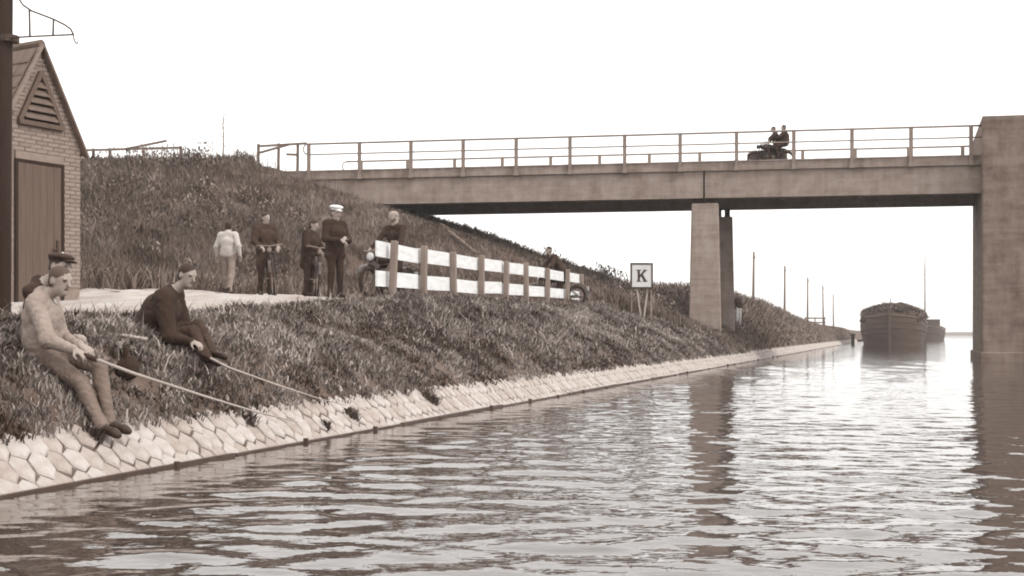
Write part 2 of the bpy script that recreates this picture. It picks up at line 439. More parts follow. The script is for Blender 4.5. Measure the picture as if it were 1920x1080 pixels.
# piers: two tapering columns standing in line with the canal
CY = (.1355, .990)
for k, dist in enumerate((.10, 4.05)):
    cx = xj + .02 + CY[0]*dist; cy = dist + .45
    wt, wb_, zt, zb = (.50, .645, 6.0, -.8) if k == 0 else (.50, .64, 5.86, -.8)
    mb = MB(); d0, d1 = .42, .52
    mb.add([(cx-wb_, cy-d1, zb),(cx+wb_, cy-d1, zb),(cx+wb_, cy+d1, zb),(cx-wb_, cy+d1, zb),
            (cx-wt, cy-d0, zt),(cx+wt, cy-d0, zt),(cx+wt, cy+d0, zt),(cx-wt, cy+d0, zt)],
           [(0,3,2,1),(4,5,6,7),(0,1,5,4),(1,2,6,5),(2,3,7,6),(3,0,4,7)])
    if k == 0: cx0 = cx
    p = mb.build("pier_column", M_conc, bridge, bevel=.04)
    mb = MB(); mb.box(cx-.42, cx+.06, cy-.3, cy+.3, zt-.02, 6.179).box(cx+.18, cx+.40, cy-.28, cy+.28, zt-.02, 6.178); mb.build("bearing", M_dark, p)
# pylon at the right
pyl = MB()
def pyp(x, y): return (x + CY[0]*(y+.73)/CY[1], y)
def pbox(mb, x0, x1, y0, y1, z0, z1):
    c = [pyp(x0,y0), pyp(x1,y0), pyp(x1,y1), pyp(x0,y1)]
    mb.add([(*p, z) for z in (z0, z1) for p in c], [(0,3,2,1),(4,5,6,7),(0,1,5,4),(1,2,6,5),(2,3,7,6),(3,0,4,7)])
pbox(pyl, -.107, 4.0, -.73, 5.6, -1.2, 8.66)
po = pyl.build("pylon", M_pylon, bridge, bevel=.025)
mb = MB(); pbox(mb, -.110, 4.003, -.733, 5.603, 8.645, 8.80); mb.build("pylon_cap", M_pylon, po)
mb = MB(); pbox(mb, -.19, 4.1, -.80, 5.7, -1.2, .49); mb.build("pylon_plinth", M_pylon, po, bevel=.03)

# fence rails on the approach, left of the bridge
apf = root("approach_fence", (B0[0]+BX[0]*(-30)*KS, B0[1]+BX[1]*(-30)*KS, bz(7.3)+.42), BANG, "thin post and rail fence on top of the bushy embankment", "fence")
apf.scale = (KS, KS, KS)
fpx = [172, 203, 266, 336, 482, 520, 556]
for p in fpx:
    lx = px_on_bridge(p) + 30
    mb = MB(); mb.bar((lx, .1, -.4), (lx+.02, .1, 1.0), .09, .09); mb.build("fence_post", M_farpole, apf)
l0 = px_on_bridge(120)+30; l1 = px_on_bridge(338)+30; l2 = px_on_bridge(482)+30; l3 = px_on_bridge(575)+30
for a, b, z0, z1 in ((l0, l1, .93, .93), (l1-2.4, l1-.6, .93, 1.22), (l2, l2+1.3, .62, .93), (l2+.05, l3, .90, .96), (l2+1.2, l3-.4, .55, .52), (l0, l1, .55, .5)):
    mb = MB(); mb.bar((a, .04, z0), (b, .04, z1), .04, .09); mb.build("rail", M_farpole, apf)

# ------------------------------------------------------------------ white board fence by the road
F0 = np.array([-2.25, 23.0]); F1 = np.array([2.33, 40.7])
def fence_pt(px):
    k = (px-960)/2300; d = F1-F0; a = (k*F0[1]-F0[0])/(d[0]-k*d[1]); return F0 + d*a
fz0, fz1 = 1.74, 2.02
fence = root("board_fence", (F0[0], F0[1], fz0), 0, "white two-board fence on grey posts between road and bank", "fence")
FL = Vector(fence.location)
fpts = [fence_pt(p) for p in (733, 793, 852, 903, 948, 988, 1027, 1063, 1092)]
fd = Vector((*(F1-F0), 0)).normalized(); fn = Vector((fd.y, -fd.x, 0))          # fn: towards the canal
def fzl(p): return fz0 + (fz1-fz0)*float(np.linalg.norm(p-F0)/np.linalg.norm(F1-F0))
for i, p in enumerate(fpts):
    z = fzl(p); c = Vector((p[0], p[1], z)) - FL; lean = Vector((.03*math.sin(i*2.1), .03*math.cos(i*1.3), 0)) if i else Vector((.07, 0, 0))
    mb = MB(); mb.bar(c + Vector((0,0,-.5)), c + lean + Vector((0,0,1.13+.04*math.sin(i*3))), .125, .12, up=fd)
    mb.build("fence_post", M_post, fence, bevel=.015)
ends = [F0 - (F1-F0)/np.linalg.norm(F1-F0)*.55] + fpts[1:]
for i in range(len(ends)-1):
    a, b = ends[i], ends[i+1]
    for h0 in (.95, .40):
        ga = .012 if i else 0
        A = Vector((a[0], a[1], fzl(a)+h0)) - FL - fn*.105 + fd*ga; Bv = Vector((b[0], b[1], fzl(b)+h0+random.uniform(-.03,.03))) - FL - fn*.105 - fd*.012
        mb = MB(); mb.bar(A, Bv, .035, .29); mb.build("fence_board", M_white, fence)

# ------------------------------------------------------------------ K sign
sx, sy = (1203-960)/2300*42, 42.0; sz = gz(sx, sy)
sign = root("canal_sign", (sx, sy, sz), math.radians(4), "square white sign with dark border and letter K on the bank", "sign")
sb = 1.18 - (sz-1.5)
mb = MB(); mb.box(-.36, .36, -.012, .02, sb+.02, sb+.86); bd = mb.build("board", M_signwhite, sign)
mb = MB(); z0 = sb; z1 = sb+.88
mb.box(-.39,.39,-.03,.03,z0,z0+.055).box(-.39,.39,-.03,.03,z1-.055,z1).box(-.39,-.335,-.029,.029,z0,z1).box(.335,.39,-.029,.029,z0,z1)
mb.build("frame", M_paint_dark, sign)
zc = sb+.44; mb = MB()
mb.box(-.14,-.06,-.020,-.013,zc-.19,zc+.19)
mb.add([(-.06,-.020,zc-.06),(-.06,-.020,zc+.03),(.08,-.020,zc+.19),(.17,-.020,zc+.19)], [(0,3,2,1)])
mb.add([(-.025,-.020,zc-.01),(.035,-.020,zc+.055),(.18,-.020,zc-.19),(.08,-.020,zc-.19)], [(0,3,2,1)])
mb.box(-.18,-.02,-.0205,-.0131,zc-.205,zc-.175).box(-.18,-.02,-.0205,-.0131,zc+.175,zc+.205).box(.04,.20,-.0205,-.0131,zc-.205,zc-.175).box(.05,.19,-.0205,-.0131,zc+.175,zc+.205)
mb.build("letter", M_paint_dark, bd)
for a, b in (((-.34,.05,-.3),(-.34,.05,sb+.1)), ((.34,.05,-.3),(.34,.05,sb+.1))):
    mb = MB(); mb.bar(a, b, .05, .05); mb.build("post", M_post, sign)
for a, b in (((.03,.06,-.2),(-.16,.06,sb+.05)), ((.06,.11,-.2),(.24,.11,sb+.05))):
    mb = MB(); mb.bar(a, b, .06, .05); mb.build("strut", mat("pale_strut", .4, .3, 5), sign)

# ------------------------------------------------------------------ brick kiosk with louvred gable
kd = Vector((.49, .87, 0)).normalized(); kw = 1.62
kc = Vector((-7.04, 20.0, 0)); kz = 1.42
kiosk = root("brick_kiosk", (kc.x, kc.y, kz), math.atan2(kd.y, kd.x), "small brick kiosk with steep gable, louvre and plank door", "building")
EV, AP, DP = 2.72, 4.22, 2.1                       # eave, apex, depth; local x runs from -kw to 0, y into the building
poly = [(-kw, -.6), (0, -.6), (0, EV), (-kw/2, AP-.06), (-kw, EV)]
dx0, dx1, dz1 = -1.22, -.40, 2.42
vx0, vx1, vz0, vz1 = -1.15, -.43, 3.02, 3.80       # louvre triangle
wl = MB(); wl.prism(poly, .012, .10)
wl.box(-kw, -kw+.1, .10, DP, -.6, EV-.02).box(-.1, 0, .10, DP, -.6, EV-.02); wl.prism(poly, DP, DP+.1)
wall = wl.build("wall", M_mortar, kiosk)
bmesh_full = MB().box(-.104, .104, -.012, .03, -.0275, .0275).mesh("brick", M_brick)
bmesh_half = MB().box(-.050, .050, -.035, .03, -.0265, .0265).mesh("brick", M_brick)
M_brick2 = mat("brick_dark", .215, .15, 3.5, .9, .4, 30); bmesh_full2 = MB().box(-.104, .104, -.012, .03, -.0275, .0275).mesh("brick", M_brick2)
pr = random.Random(8); nb = 0; row = 0; z = .0
while z < AP-.12:
    half = kw/2 if z <= EV else (kw/2)*(AP-.03-z)/(AP-EV)
    x0, x1 = -kw/2-half, -kw/2+half
    xx = -kw + (0 if row % 2 == 0 else -.109) ; 
    while xx < 0:
        a, b = max(xx, x0), min(xx+.208, x1)
        for (ca, cb) in ((a, b),):
            segs = [(ca, cb)]
            def cut(segs, lo, hi):
                out = []
                for p, q in segs:
                    if q <= lo or p >= hi: out.append((p, q))
                    else:
                        if p < lo: out.append((p, lo))
                        if q > hi: out.append((hi, q))
                return out
            if z < dz1 + .13: segs = cut(segs, dx0-.06, dx1+.06)
            if vz0-.1 < z < vz1+.07:
                f_ = max(0, (vz1+.06-z)/(vz1-vz0)); c_ = (vx0+vx1)/2; segs = cut(segs, c_-(c_-vx0)*f_-.05, c_+(vx1-c_)*f_+.05)
            for p, q in segs:
                if q-p > .035 and z > .45:
                    o = link("brick", pr.choice((bmesh_full, bmesh_full, bmesh_full2)), wall, ((p+q)/2, .012+pr.uniform(-.004,.003), z+.03)); o.scale = ((q-p)/.208, 1, 1); nb += 1
        xx += .218
    row += 1; z += .0655
# door
dr = MB(); dr.box(dx0-.05, dx1+.05, -.03, -.012+.024, dz1, dz1+.12); dr.build("lintel", M_mortar, kiosk)
mb = MB(); mb.box(dx0-.055, dx0, -.03, .0, -.6, dz1).box(dx1, dx1+.055, -.03, .0, -.6, dz1).box(dx0, dx1, -.03, 0, dz1-.05, dz1-.001); mb.build("door_frame", M_dark, kiosk)
dg = MB(); dg.box(dx0, dx1, -.004, .008, -.6, dz1-.05); door = dg.build("door", M_dark, kiosk)
npk = 6
for i in range(npk):
    a = dx0 + (dx1-dx0)*i/npk + .0022; b = dx0 + (dx1-dx0)*(i+1)/npk - .0022
    mb = MB(); mb.box(a, b, -.022+random.uniform(-.003,.003), -.003, -.55, dz1-.055); mb.build("plank", M_door, door)
mb = MB(); mb.box(dx1-.10, dx1-.06, -.05, -.02, .95, 1.2).tube([(dx1-.08,-.05,1.05),(dx1-.19,-.055,1.05)], .012, 6); mb.build("handle", M_iron, door)
mb = MB(); mb.box(dx1-.005, dx1+.035, -.045, -.03, .70, 1.02); mb.build("door_latch", M_white, kiosk)
# louvre
vc = (vx0+vx1)/2
mb = MB(); mb.prism([(vx0,vz0),(vx1,vz0),(vc,vz1)], .0, .011); lv = mb.build("louvre", M_dark, kiosk)
mb = MB(); mb.bar((vx0-.04,-.02,vz0),(vc,-.02,vz1+.03), .07, .06, (0,1,0)); mb.bar((vx1+.04,-.02,vz0),(vc,-.021,vz1+.03), .07, .06, (0,1,0)); mb.build("louvre_frame", M_door, lv)
mb = MB(); mb.box(vx0-.07, vx1+.07, -.07, .011, vz0-.06, vz0+.01); mb.build("louvre_sill", M_door, lv)
for i in range(5):
    zz = vz0+.05+i*.125; f_ = (vz1-zz)/(vz1-vz0); a = vc-(vc-vx0)*f_*.93; b = vc+(vx1-vc)*f_*.93
    mb = MB(); mb.add([(a,-.055,zz),(b,-.055,zz),(b,-.002,zz+.085),(a,-.002,zz+.085),(a,-.055,zz+.018),(b,-.055,zz+.018),(b,-.002,zz+.103),(a,-.002,zz+.103)],
      [(0,1,2,3),(4,7,6,5),(0,4,5,1),(1,5,6,2),(2,6,7,3),(3,7,4,0)]); mb.build("slat", mat("slat_paint", .13, .09, 6, .8), lv)
# roof: two slopes, tiles on both
rl = math.hypot(kw/2, AP-EV); ang = math.atan2(AP-EV, kw/2)
roof = MB()
ov = .06
for sgn in (-1, 1):
    e = (-kw/2 + sgn*(kw/2+ov), EV-ov*(AP-EV)/(kw/2)); a_ = (-kw/2, AP)
    nx, nz = sgn*math.sin(ang)*.05, math.cos(ang)*.05
    vs = [(x, y, z) for y in (-.05, DP+.15) for x, z in (e, a_, (a_[0], a_[1]+.06), (e[0]+nx, e[1]+nz))]
    roof.add(vs, [(0,1,2,3),(7,6,5,4),(0,4,5,1),(1,5,6,2),(2,6,7,3),(3,7,4,0)])
rf = roof.build("roof", M_tile, kiosk)
tb = MB(); tb.add([(-.10,0,0),(.10,0,0),(.10,.30,-.012),(-.10,.30,-.012),(-.10,0,.022),(.10,0,.026),(.10,.30,.006),(-.10,.30,.004)],
                  [(0,3,2,1),(4,5,6,7),(0,1,5,4),(1,2,6,5),(2,3,7,6),(3,0,4,7)])
tme = tb.mesh("tile", M_tile)
for sgn in (-1, 1):
    up = Vector((-sgn*math.cos(ang), 0, math.sin(ang))); out = Vector((sgn*math.sin(ang), 0, math.cos(ang))); al = up.cross(out)
    R4 = Matrix((al, up, out)).transposed().to_4x4()
    e = Vector((-kw/2+sgn*(kw/2+ov), 0, EV-ov*(AP-EV)/(kw/2))) + out*.055
    for r in range(7):
        for c in range(11):
            P = e + up*(r*.248-.02) + Vector((0, .06+c*.205, 0))
            o = link("tile", tme, rf); o.matrix_local = Matrix.Translation(P + out*random.uniform(0,.006)) @ R4 @ Matrix.Rotation(random.uniform(-.012,.012),4,'Z')
mb = MB(); mb.tube([(-kw/2,-.06,AP+.045),(-kw/2,DP+.16,AP+.045)], .07, 8); mb.build("ridge_cap", M_tile, rf)
for sgn in (-1, 1):
    mb = MB(); e = (-kw/2+sgn*(kw/2+ov+.02), -.065, EV-(ov+.02)*(AP-EV)/(kw/2)+.02); mb.bar(e, (-kw/2, -.065, AP+.03), .035, .10, (0,1,0)); mb.build("verge_board", M_mortar if sgn < 0 else M_tile, rf)

# ------------------------------------------------------------------ pole with iron bracket
px_, py_ = -.4128*15.5, 15.5; pz = gz(px_, py_)
pole = root("wooden_pole", (px_, py_, pz), 0, "dark wooden pole in front of the brick kiosk", "pole")
mb = MB(); mb.tube([(-.035,0,-.5),(-.02,0,2.0),(0,0,4.0),(.02,0,6.6)], [.098,.093,.088,.08], 14); mb.build("shaft", M_wood, pole, True)
k_ = 15.5/2300
def ppx(x, y): return ((x-960)*k_-px_, -.02, CAM_H+(626-y)*k_-pz)
br = root("iron_bracket", (px_, py_-.12, pz+4), 0, "curved iron bracket sticking out from the wooden pole", "bracket")
def bpx(x, y): a = ppx(x, y); return (a[0], 0, a[2]-4)
for nm, pts, r in (("arm", [bpx(8,76), bpx(60,73), bpx(145,69)], .011),
                   ("brace", [bpx(6,-60), bpx(36,-24), bpx(42,2), bpx(50,14), bpx(66,25), bpx(90,34), bpx(108,41), bpx(128,51), bpx(139,59), bpx(144,69)], .011),
                   ("upright", [bpx(62,23), bpx(63,73)], .012), ("upright", [bpx(107,40), bpx(106,71)], .012),
                   ("hook", [bpx(144,68), bpx(145,78), bpx(149,86), bpx(152,85), bpx(152,82)], .008)):
    mb = MB(); mb.tube(pts, r, 7); mb.build(nm, M_iron, br, True)
mb = MB(); mb.lathe([(.092,-.04),(.112,-.04),(.112,.04),(.092,.04)], 14, 'z', (bpx(20,74)[0], .10, bpx(20,74)[2])); mb.build("clamp", M_iron, br)

# ------------------------------------------------------------------ telegraph poles along the canal beyond the bridge
for i, (x_, ytop, Yd, lbl) in enumerate(((1412,472,103,"tall telegraph pole just right of the bridge pier, nearest of its row"), (1471,498,124,"second telegraph pole from the bridge pier beyond the bridge"),
                            (1514,520,150,"third telegraph pole from the bridge pier, beside the small rail fence"), (1544,535,174,"fourth telegraph pole from the bridge pier on the canal bank"), (1563,551,205,"farthest and faintest telegraph pole, closest to the barge bow"))):
    X = (x_-960)/2300*Yd; g = gz(X, Yd); top = CAM_H+(626-ytop)*Yd/2300
    rt = root("telegraph_pole", (X, Yd, g), 0, lbl, "pole", "telegraph poles beyond the bridge")
    ln = random.uniform(-.12,.12)
    mb = MB(); mb.tube([(0,0,-.5),(ln,0,top-g)], [.13,.085], 8); mb.build("shaft", M_farpole, rt, True)
    mb = MB(); mb.bar((ln*.9-.12,-.1,top-g-.5),(ln*.9+.12,-.1,top-g-.5), .06, .08); mb.build("crossarm", M_farpole, rt)
    for q in (-.1, .1):
        mb = MB(); mb.lathe([(.02,0),(.045,.03),(.05,.09),(.03,.14)], 8, 'z', (ln*.9+q,-.1,top-g-.46)); mb.build("insulator", M_signwhite, rt)

# ------------------------------------------------------------------ grass and scrub
def blades(name, P, h, wd, lean, tone, m, label, cat, seg=2, curl=.6):
    N = len(P); a = RNG.random(N)*2*math.pi; d = np.stack([np.cos(a), np.sin(a)], -1)
    b = a + math.pi/2 + RNG.normal(0, .5, N); side = np.stack([np.cos(b), np.sin(b), np.zeros(N)], -1)*wd[:,None]*.5
    up = np.stack([d[:,0]*lean, d[:,1]*lean, np.ones(N)], -1); up /= np.linalg.norm(up, axis=1)[:,None]
    mid = P + up*(h*.55)[:,None]
    l2 = lean*(1+curl)+curl*.4; up2 = np.stack([d[:,0]*l2, d[:,1]*l2, np.full(N, .8)], -1); up2 /= np.linalg.norm(up2, axis=1)[:,None]
    tip = mid + up2*(h*.45)[:,None]; base = P - np.array([0,0,.03])
    V = np.stack([base-side, base+side, mid-side*.8, mid+side*.8, tip], 1).reshape(-1,3)
    o = np.arange(N)*5
    tris = np.concatenate([np.stack([o,o+1,o+3],-1), np.stack([o,o+3,o+2],-1), np.stack([o+2,o+3,o+4],-1)])
    me = np_mesh(name, V, tris, m, False)
    at = me.attributes.new("tone", 'FLOAT', 'POINT'); at.data.foreach_set("value", np.repeat(np.clip(tone,0,1), 5).astype(np.float32))
    return tag(link(name, me), label, cat, kind="stuff")

def scatter(n, s0, s1, t0, t1, bias=0.0):
    s = s0 + (s1-s0)*RNG.random(n)**(1+bias); t = t0 + (t1-t0)*RNG.random(n); return s, t
def P3(s, t): x, y = st2w(s, t); return np.stack([x, y, ground_z(s, t)], -1)
def road_mask(s, t):
    lo = 3.25 + .35*(vnoise(s*.5, s*0, 5)-.5) + np.interp(s, [22,26,60], [0,.6,1.4]); hi = 8.6 + .8*(vnoise(s*.4, s*0, 6)-.5) + np.interp(s, [24,30,60], [.6,0,-2])
    e = .5*(vnoise(s*3, t*3, 9)-.5)
    return ((t < lo+e+.05) | (t > hi+e)) | (s > 34.5+1.5*vnoise(t*2, s*2, 8))
def kiosk_mask(x, y):
    lx = (x-kc.x)*kd.x + (y-kc.y)*kd.y; lyy = -(x-kc.x)*kd.y + (y-kc.y)*kd.x
    return ~((lx > -kw-.1) & (lx < .1) & (lyy > -.15) & (lyy < DP+.2))

# near bank: tussocks of short grass
nt_ = 60000
s, t = scatter(nt_, 5, 56, .30, 4.3, 1.0)
keep = road_mask(s, t) & (vnoise(s*1.7, t*1.7, 13) + .6*vnoise(s*4, t*4, 14) > .36); s, t = s[keep], t[keep]
k = 5; S5 = np.repeat(s, k) + RNG.normal(0,.022,len(s)*k); T5 = np.repeat(t, k) + RNG.normal(0,.022,len(s)*k); T5 = np.maximum(T5, .29)
P = P3(S5, T5); N = len(P)
big = vnoise(S5*.8, T5*1.3, 21); tuft = np.repeat(RNG.random(len(s)), k)
tone = -.06 + .75*vnoise(S5*1.9, T5*2.6, 22)**1.4 + .45*(vnoise(S5*5, T5*6, 24)-.42) + .35*(tuft-.5) + .25*RNG.random(N) + .45*np.clip((vnoise(S5*.33, T5*.8, 27)-.72)/.15, 0, 1)  # low tones paint shaded hollows into the blades; pale patches are dry straw
dist = np.linalg.norm(P[:,:2], axis=1)
h = (.05+.11*RNG.random(N))*(.5+1.0*big)*np.clip(.7+T5*.2,.7,1.3)
blades("bank_grass", P, h, .007+.00055*dist+.004*RNG.random(N), .3+.9*RNG.random(N), tone, M_grass, "rough tussocky grass covering the canal bank", "grass")
# broad-leaved weeds lying among the grass
ns_ = 2600; s, t = scatter(ns_, 6, 50, .45, 3.4, .8); keep = road_mask(s, t) & (vnoise(s*1.1, t*1.1, 33) > .5); s, t = s[keep], t[keep]
k = 9; S5 = np.repeat(s,k)+RNG.normal(0,.05,len(s)*k); T5 = np.maximum(np.repeat(t,k)+RNG.normal(0,.05,len(s)*k), .36); P = P3(S5,T5); P[:,2] += .02+.07*RNG.random(len(P)); N = len(P)
blades("bank_weeds", P, .04+.06*RNG.random(N), .012+.018*RNG.random(N), 1.2+1.5*RNG.random(N), np.repeat(.15+.75*RNG.random(len(s))**1.6,k)+.15*(RNG.random(N)-.5), M_grass, "low broad-leaved weeds growing in the bank grass", "weeds")
# scattered long pale stems and seed heads
s, t = scatter(5200, 6, 54, .5, 4.6, .8); keep = road_mask(s, t) & (vnoise(s*.8, t*1.4, 71) > .42); P = P3(s[keep], t[keep]); N = len(P)
blades("seed_stalks", P, .14+.26*RNG.random(N)**1.6, .006+.0006*np.linalg.norm(P[:,:2],axis=1), .2+.8*RNG.random(N), .45+.55*RNG.random(N), M_grass, "long pale grass stems scattered over the canal bank", "stems", curl=.5)
# embankment: tall scrub
s, t = scatter(78000, 18, 74, .4, 38); x, y = st2w(s, t); ly = (x-B0[0])*BY[0]+(y-B0[1])*BY[1]
keep = road_mask(s, t) & kiosk_mask(x, y) & ~((ly > -.4) & (ly < 6.0) & (t > 16.2)) & ~((t < np.interp(s, [40,46,52], [3.4,2.6,.5]))) & (vnoise(s*.7, t*.7, 44)+.35*RNG.random(len(s)) > .30); s, t, ly = s[keep], t[keep], ly[keep]
k = 6; S5 = np.repeat(s,k)+RNG.normal(0,.12,len(s)*k); T5 = np.repeat(t,k)+RNG.normal(0,.12,len(s)*k); P = P3(S5,T5); N = len(P)
cl = vnoise(S5*.45, T5*.45, 45); tone = .15+.5*vnoise(S5*.8,T5*.9,46)+.3*(vnoise(S5*2.3,T5*2.3,47)-.5)+.25*np.repeat(RNG.random(len(s)),k)+.1*(RNG.random(N)-.5)-.1
crest = np.repeat(((ly > -1.7) & (ly < 7)), k)
h = (.25+.45*RNG.random(N))*(.55+.9*cl)*np.where(crest, .8, 1)*np.where((T5 < 9) & (S5 < 42), .45, 1)
# the slope just under the girder stays shorter, so that the beam shows
h *= np.where((np.repeat(ly,k) > -5.5) & (T5 < 21.5), .55, 1)
blades("embankment_scrub", P, h, .02+.022*RNG.random(N), .15+.6*RNG.random(N), tone, M_scrub, "dense brown scrub and tall grass on the bridge embankment", "scrub")
# beyond the bridge
s, t = scatter(30000, 56, 190, .5, 24, .5); keep = (vnoise(s*.4,t*.4,55)+.4*RNG.random(len(s)) > .3) & ((t < 15) | (s > 76)); s, t = s[keep], t[keep]
k = 5; S5 = np.repeat(s,k)+RNG.normal(0,.2,len(s)*k); T5 = np.maximum(np.repeat(t,k)+RNG.normal(0,.2,len(s)*k), .45); P = P3(S5,T5); N = len(P)
hb = np.interp(S5, [56,66,102,122], [.35,.75,.7,.35])*np.clip(T5/3, .35, 1)
blades("far_bank_scrub", P, hb*(.5+.8*RNG.random(N)), .04+.06*RNG.random(N), .2+.7*RNG.random(N), .2+.45*vnoise(S5*.5,T5*.6,56)+.3*RNG.random(N), M_scrub, "low scrub on the canal bank beyond the bridge", "scrub")
# dry stalks on the crest against the sky
s_l = RNG.random(380); lx = (-36+12.5*s_l)*KS; X = B0[0]+BX[0]*lx+BY[0]*(-.7+RNG.normal(0,.5,380)); Y = B0[1]+BX[1]*lx+BY[1]*(-.7+RNG.normal(0,.5,380))
ss_, tt_ = w2st(X, Y); P = P3(ss_, tt_); N = len(P)
blades("crest_stalks", P, .5+.75*RNG.random(N)**2, np.full(N,.022), .05+.25*RNG.random(N), .2+.4*RNG.random(N), M_scrub, "dry stalks standing on the embankment crest against the sky", "stalks", curl=.2)

# leafy bushes among the scrub and along the crest
nb_ = 300; lb = -38*KS+RNG.random(nb_)*16*KS; bo_ = np.concatenate([RNG.normal(-1.0,.5,110), RNG.uniform(-12,-1,nb_-110)])
Xb = B0[0]+BX[0]*lb+BY[0]*bo_; Yb_ = B0[1]+BX[1]*lb+BY[1]*bo_; sb2 = RNG.uniform(40,66,110); tb2 = RNG.uniform(2.6,13,110)
s1_, t1_ = w2st(Xb, Yb_); s1_ = np.concatenate([s1_, sb2]); t1_ = np.concatenate([t1_, tb2]); x1_, y1_ = st2w(s1_, t1_)
l1_ = (x1_-B0[0])*BY[0]+(y1_-B0[1])*BY[1]; kp = ~((l1_ > -.5) & (l1_ < 6.5) & (t1_ > 9)) & ~((l1_ > -4) & (l1_ < 6.5) & (t1_ > 9) & (t1_ < 21.5)) & kiosk_mask(x1_, y1_) & ~((s1_ < 44) & (t1_ < 9)); s1_, t1_ = s1_[kp], t1_[kp]
Pb = P3(s1_, t1_); nb_ = len(Pb); rb_ = .25+.5*RNG.random(nb_)**1.5; k = 85
dv = RNG.normal(size=(nb_*k,3)); dv /= np.linalg.norm(dv,axis=1)[:,None]; rr_ = RNG.random(nb_*k)**.4
Pl = np.repeat(Pb,k,0)+dv*(np.repeat(rb_,k)*rr_)[:,None]*np.array([1.1,1.1,.8])+np.array([0,0,1])*(np.repeat(rb_,k)*.55)[:,None]
Nl = len(Pl); tn = np.repeat(.15+.55*RNG.random(nb_),k)+.25*(RNG.random(Nl)-.5)
blades("embankment_bushes", Pl, .08+.14*RNG.random(Nl), .03+.04*RNG.random(Nl), .3+2.0*RNG.random(Nl), tn, M_scrub, "low leafy bushes along the embankment crest and slope", "bushes")

# tall dead mullein-like stalk standing above the crest
lx = px_on_bridge(428)*KS; X = B0[0]+BX[0]*lx-BY[0]*.6; Y = B0[1]+BX[1]*lx-BY[1]*.6; g = gz(X, Y)
wd = root("tall_stalk", (X, Y, g), 0, "tall thin dead plant stalk rising above the embankment crest", "plant")
mb = MB(); mb.tube([(0,0,-.1),(.03,0,.9),(.0,0,1.75),(.06,0,2.35)], [.035,.03,.025,.008], 6); mb.build("stem", M_farpole, wd)
for i in range(14):
    zz = .7+i*.11; a = i*2.4; mb = MB(); mb.tube([(0.02,0,zz),(.02+.13*math.cos(a),.13*math.sin(a),zz+.16)], [.016,.006], 5); mb.build("twig", M_farpole, wd)

# weeds rooted in the revetment joints
for i, (xp, vv, sc_, lb) in enumerate(((470,.36,1.0,"leafy weed hanging over the stones beside the nearer rod tip"), (612,.14,.6,"small dark weed low on the pale stones, left of the larger one"), (660,.22,1.0,"dark bushy weed in the middle of the stone strip"),
                                  (808,.30,1.25,"broad dark weed hanging down to the water from the stone strip"), (175,.40,.9,"grassy weed on the stones under the angler's boots"))):
    kx = (xp-960)/2300; v_ = vv*SL; s0 = None
    for sc in np.arange(4, 40, .02):
        x, y = st2w(sc, v_)
        if abs(x/y-kx) < .0016: s0 = sc; break
    c = rv(s0, vv, .02); n_ = int(130*sc_); a = RNG.random(n_)*6.28; r = .10*sc_*np.sqrt(RNG.random(n_))
    Pw = np.array([rv(s0+r_*math.cos(q)*.9, vv+r_*math.sin(q), .01) for r_, q in zip(r, a)]); 
    ob = blades("weed_tuft", Pw - np.array(c), (.07+.10*RNG.random(n_))*sc_, .012+.016*RNG.random(n_), .5+1.2*RNG.random(n_), .05+.35*RNG.random(n_)**2, M_grass, lb, "weed")
    ob.location = c; del ob["kind"]; ob["group"] = "weeds in the stone joints"

# pale drain strip lying on the slope under the bridge
def ray_ground(px, py, y0=20., y1=70.):
    for Yd in np.arange(y0, y1, .1):
        X = (px-960)/2300*Yd; z = CAM_H+(626-py)*Yd/2300
        if gz(X, Yd) >= z: return (X, Yd, gz(X, Yd))
    return (X, Yd, z)
gp = [ray_ground(a, b) for a, b in ((786,410),(806,414),(826,428),(846,446),(872,468),(890,482))]
g0 = Vector(gp[0]); mb = MB()
for a, b in zip(gp[:-1], gp[1:]):
    mb.bar(Vector(a)-g0+Vector((0,0,.18)), Vector(b)-g0+Vector((0,0,.18)), .14, .10)
    mb.bar(Vector(a)-g0+Vector((.1,.2,.15)), Vector(b)-g0+Vector((.1,.2,.15)), .22, .08)
go = mb.build("drain_gutter", mat("pale_concrete", .17, .12, 5, .9), loc=g0)
tag(go, "pale concrete gutter running down the slope under the bridge", "gutter")

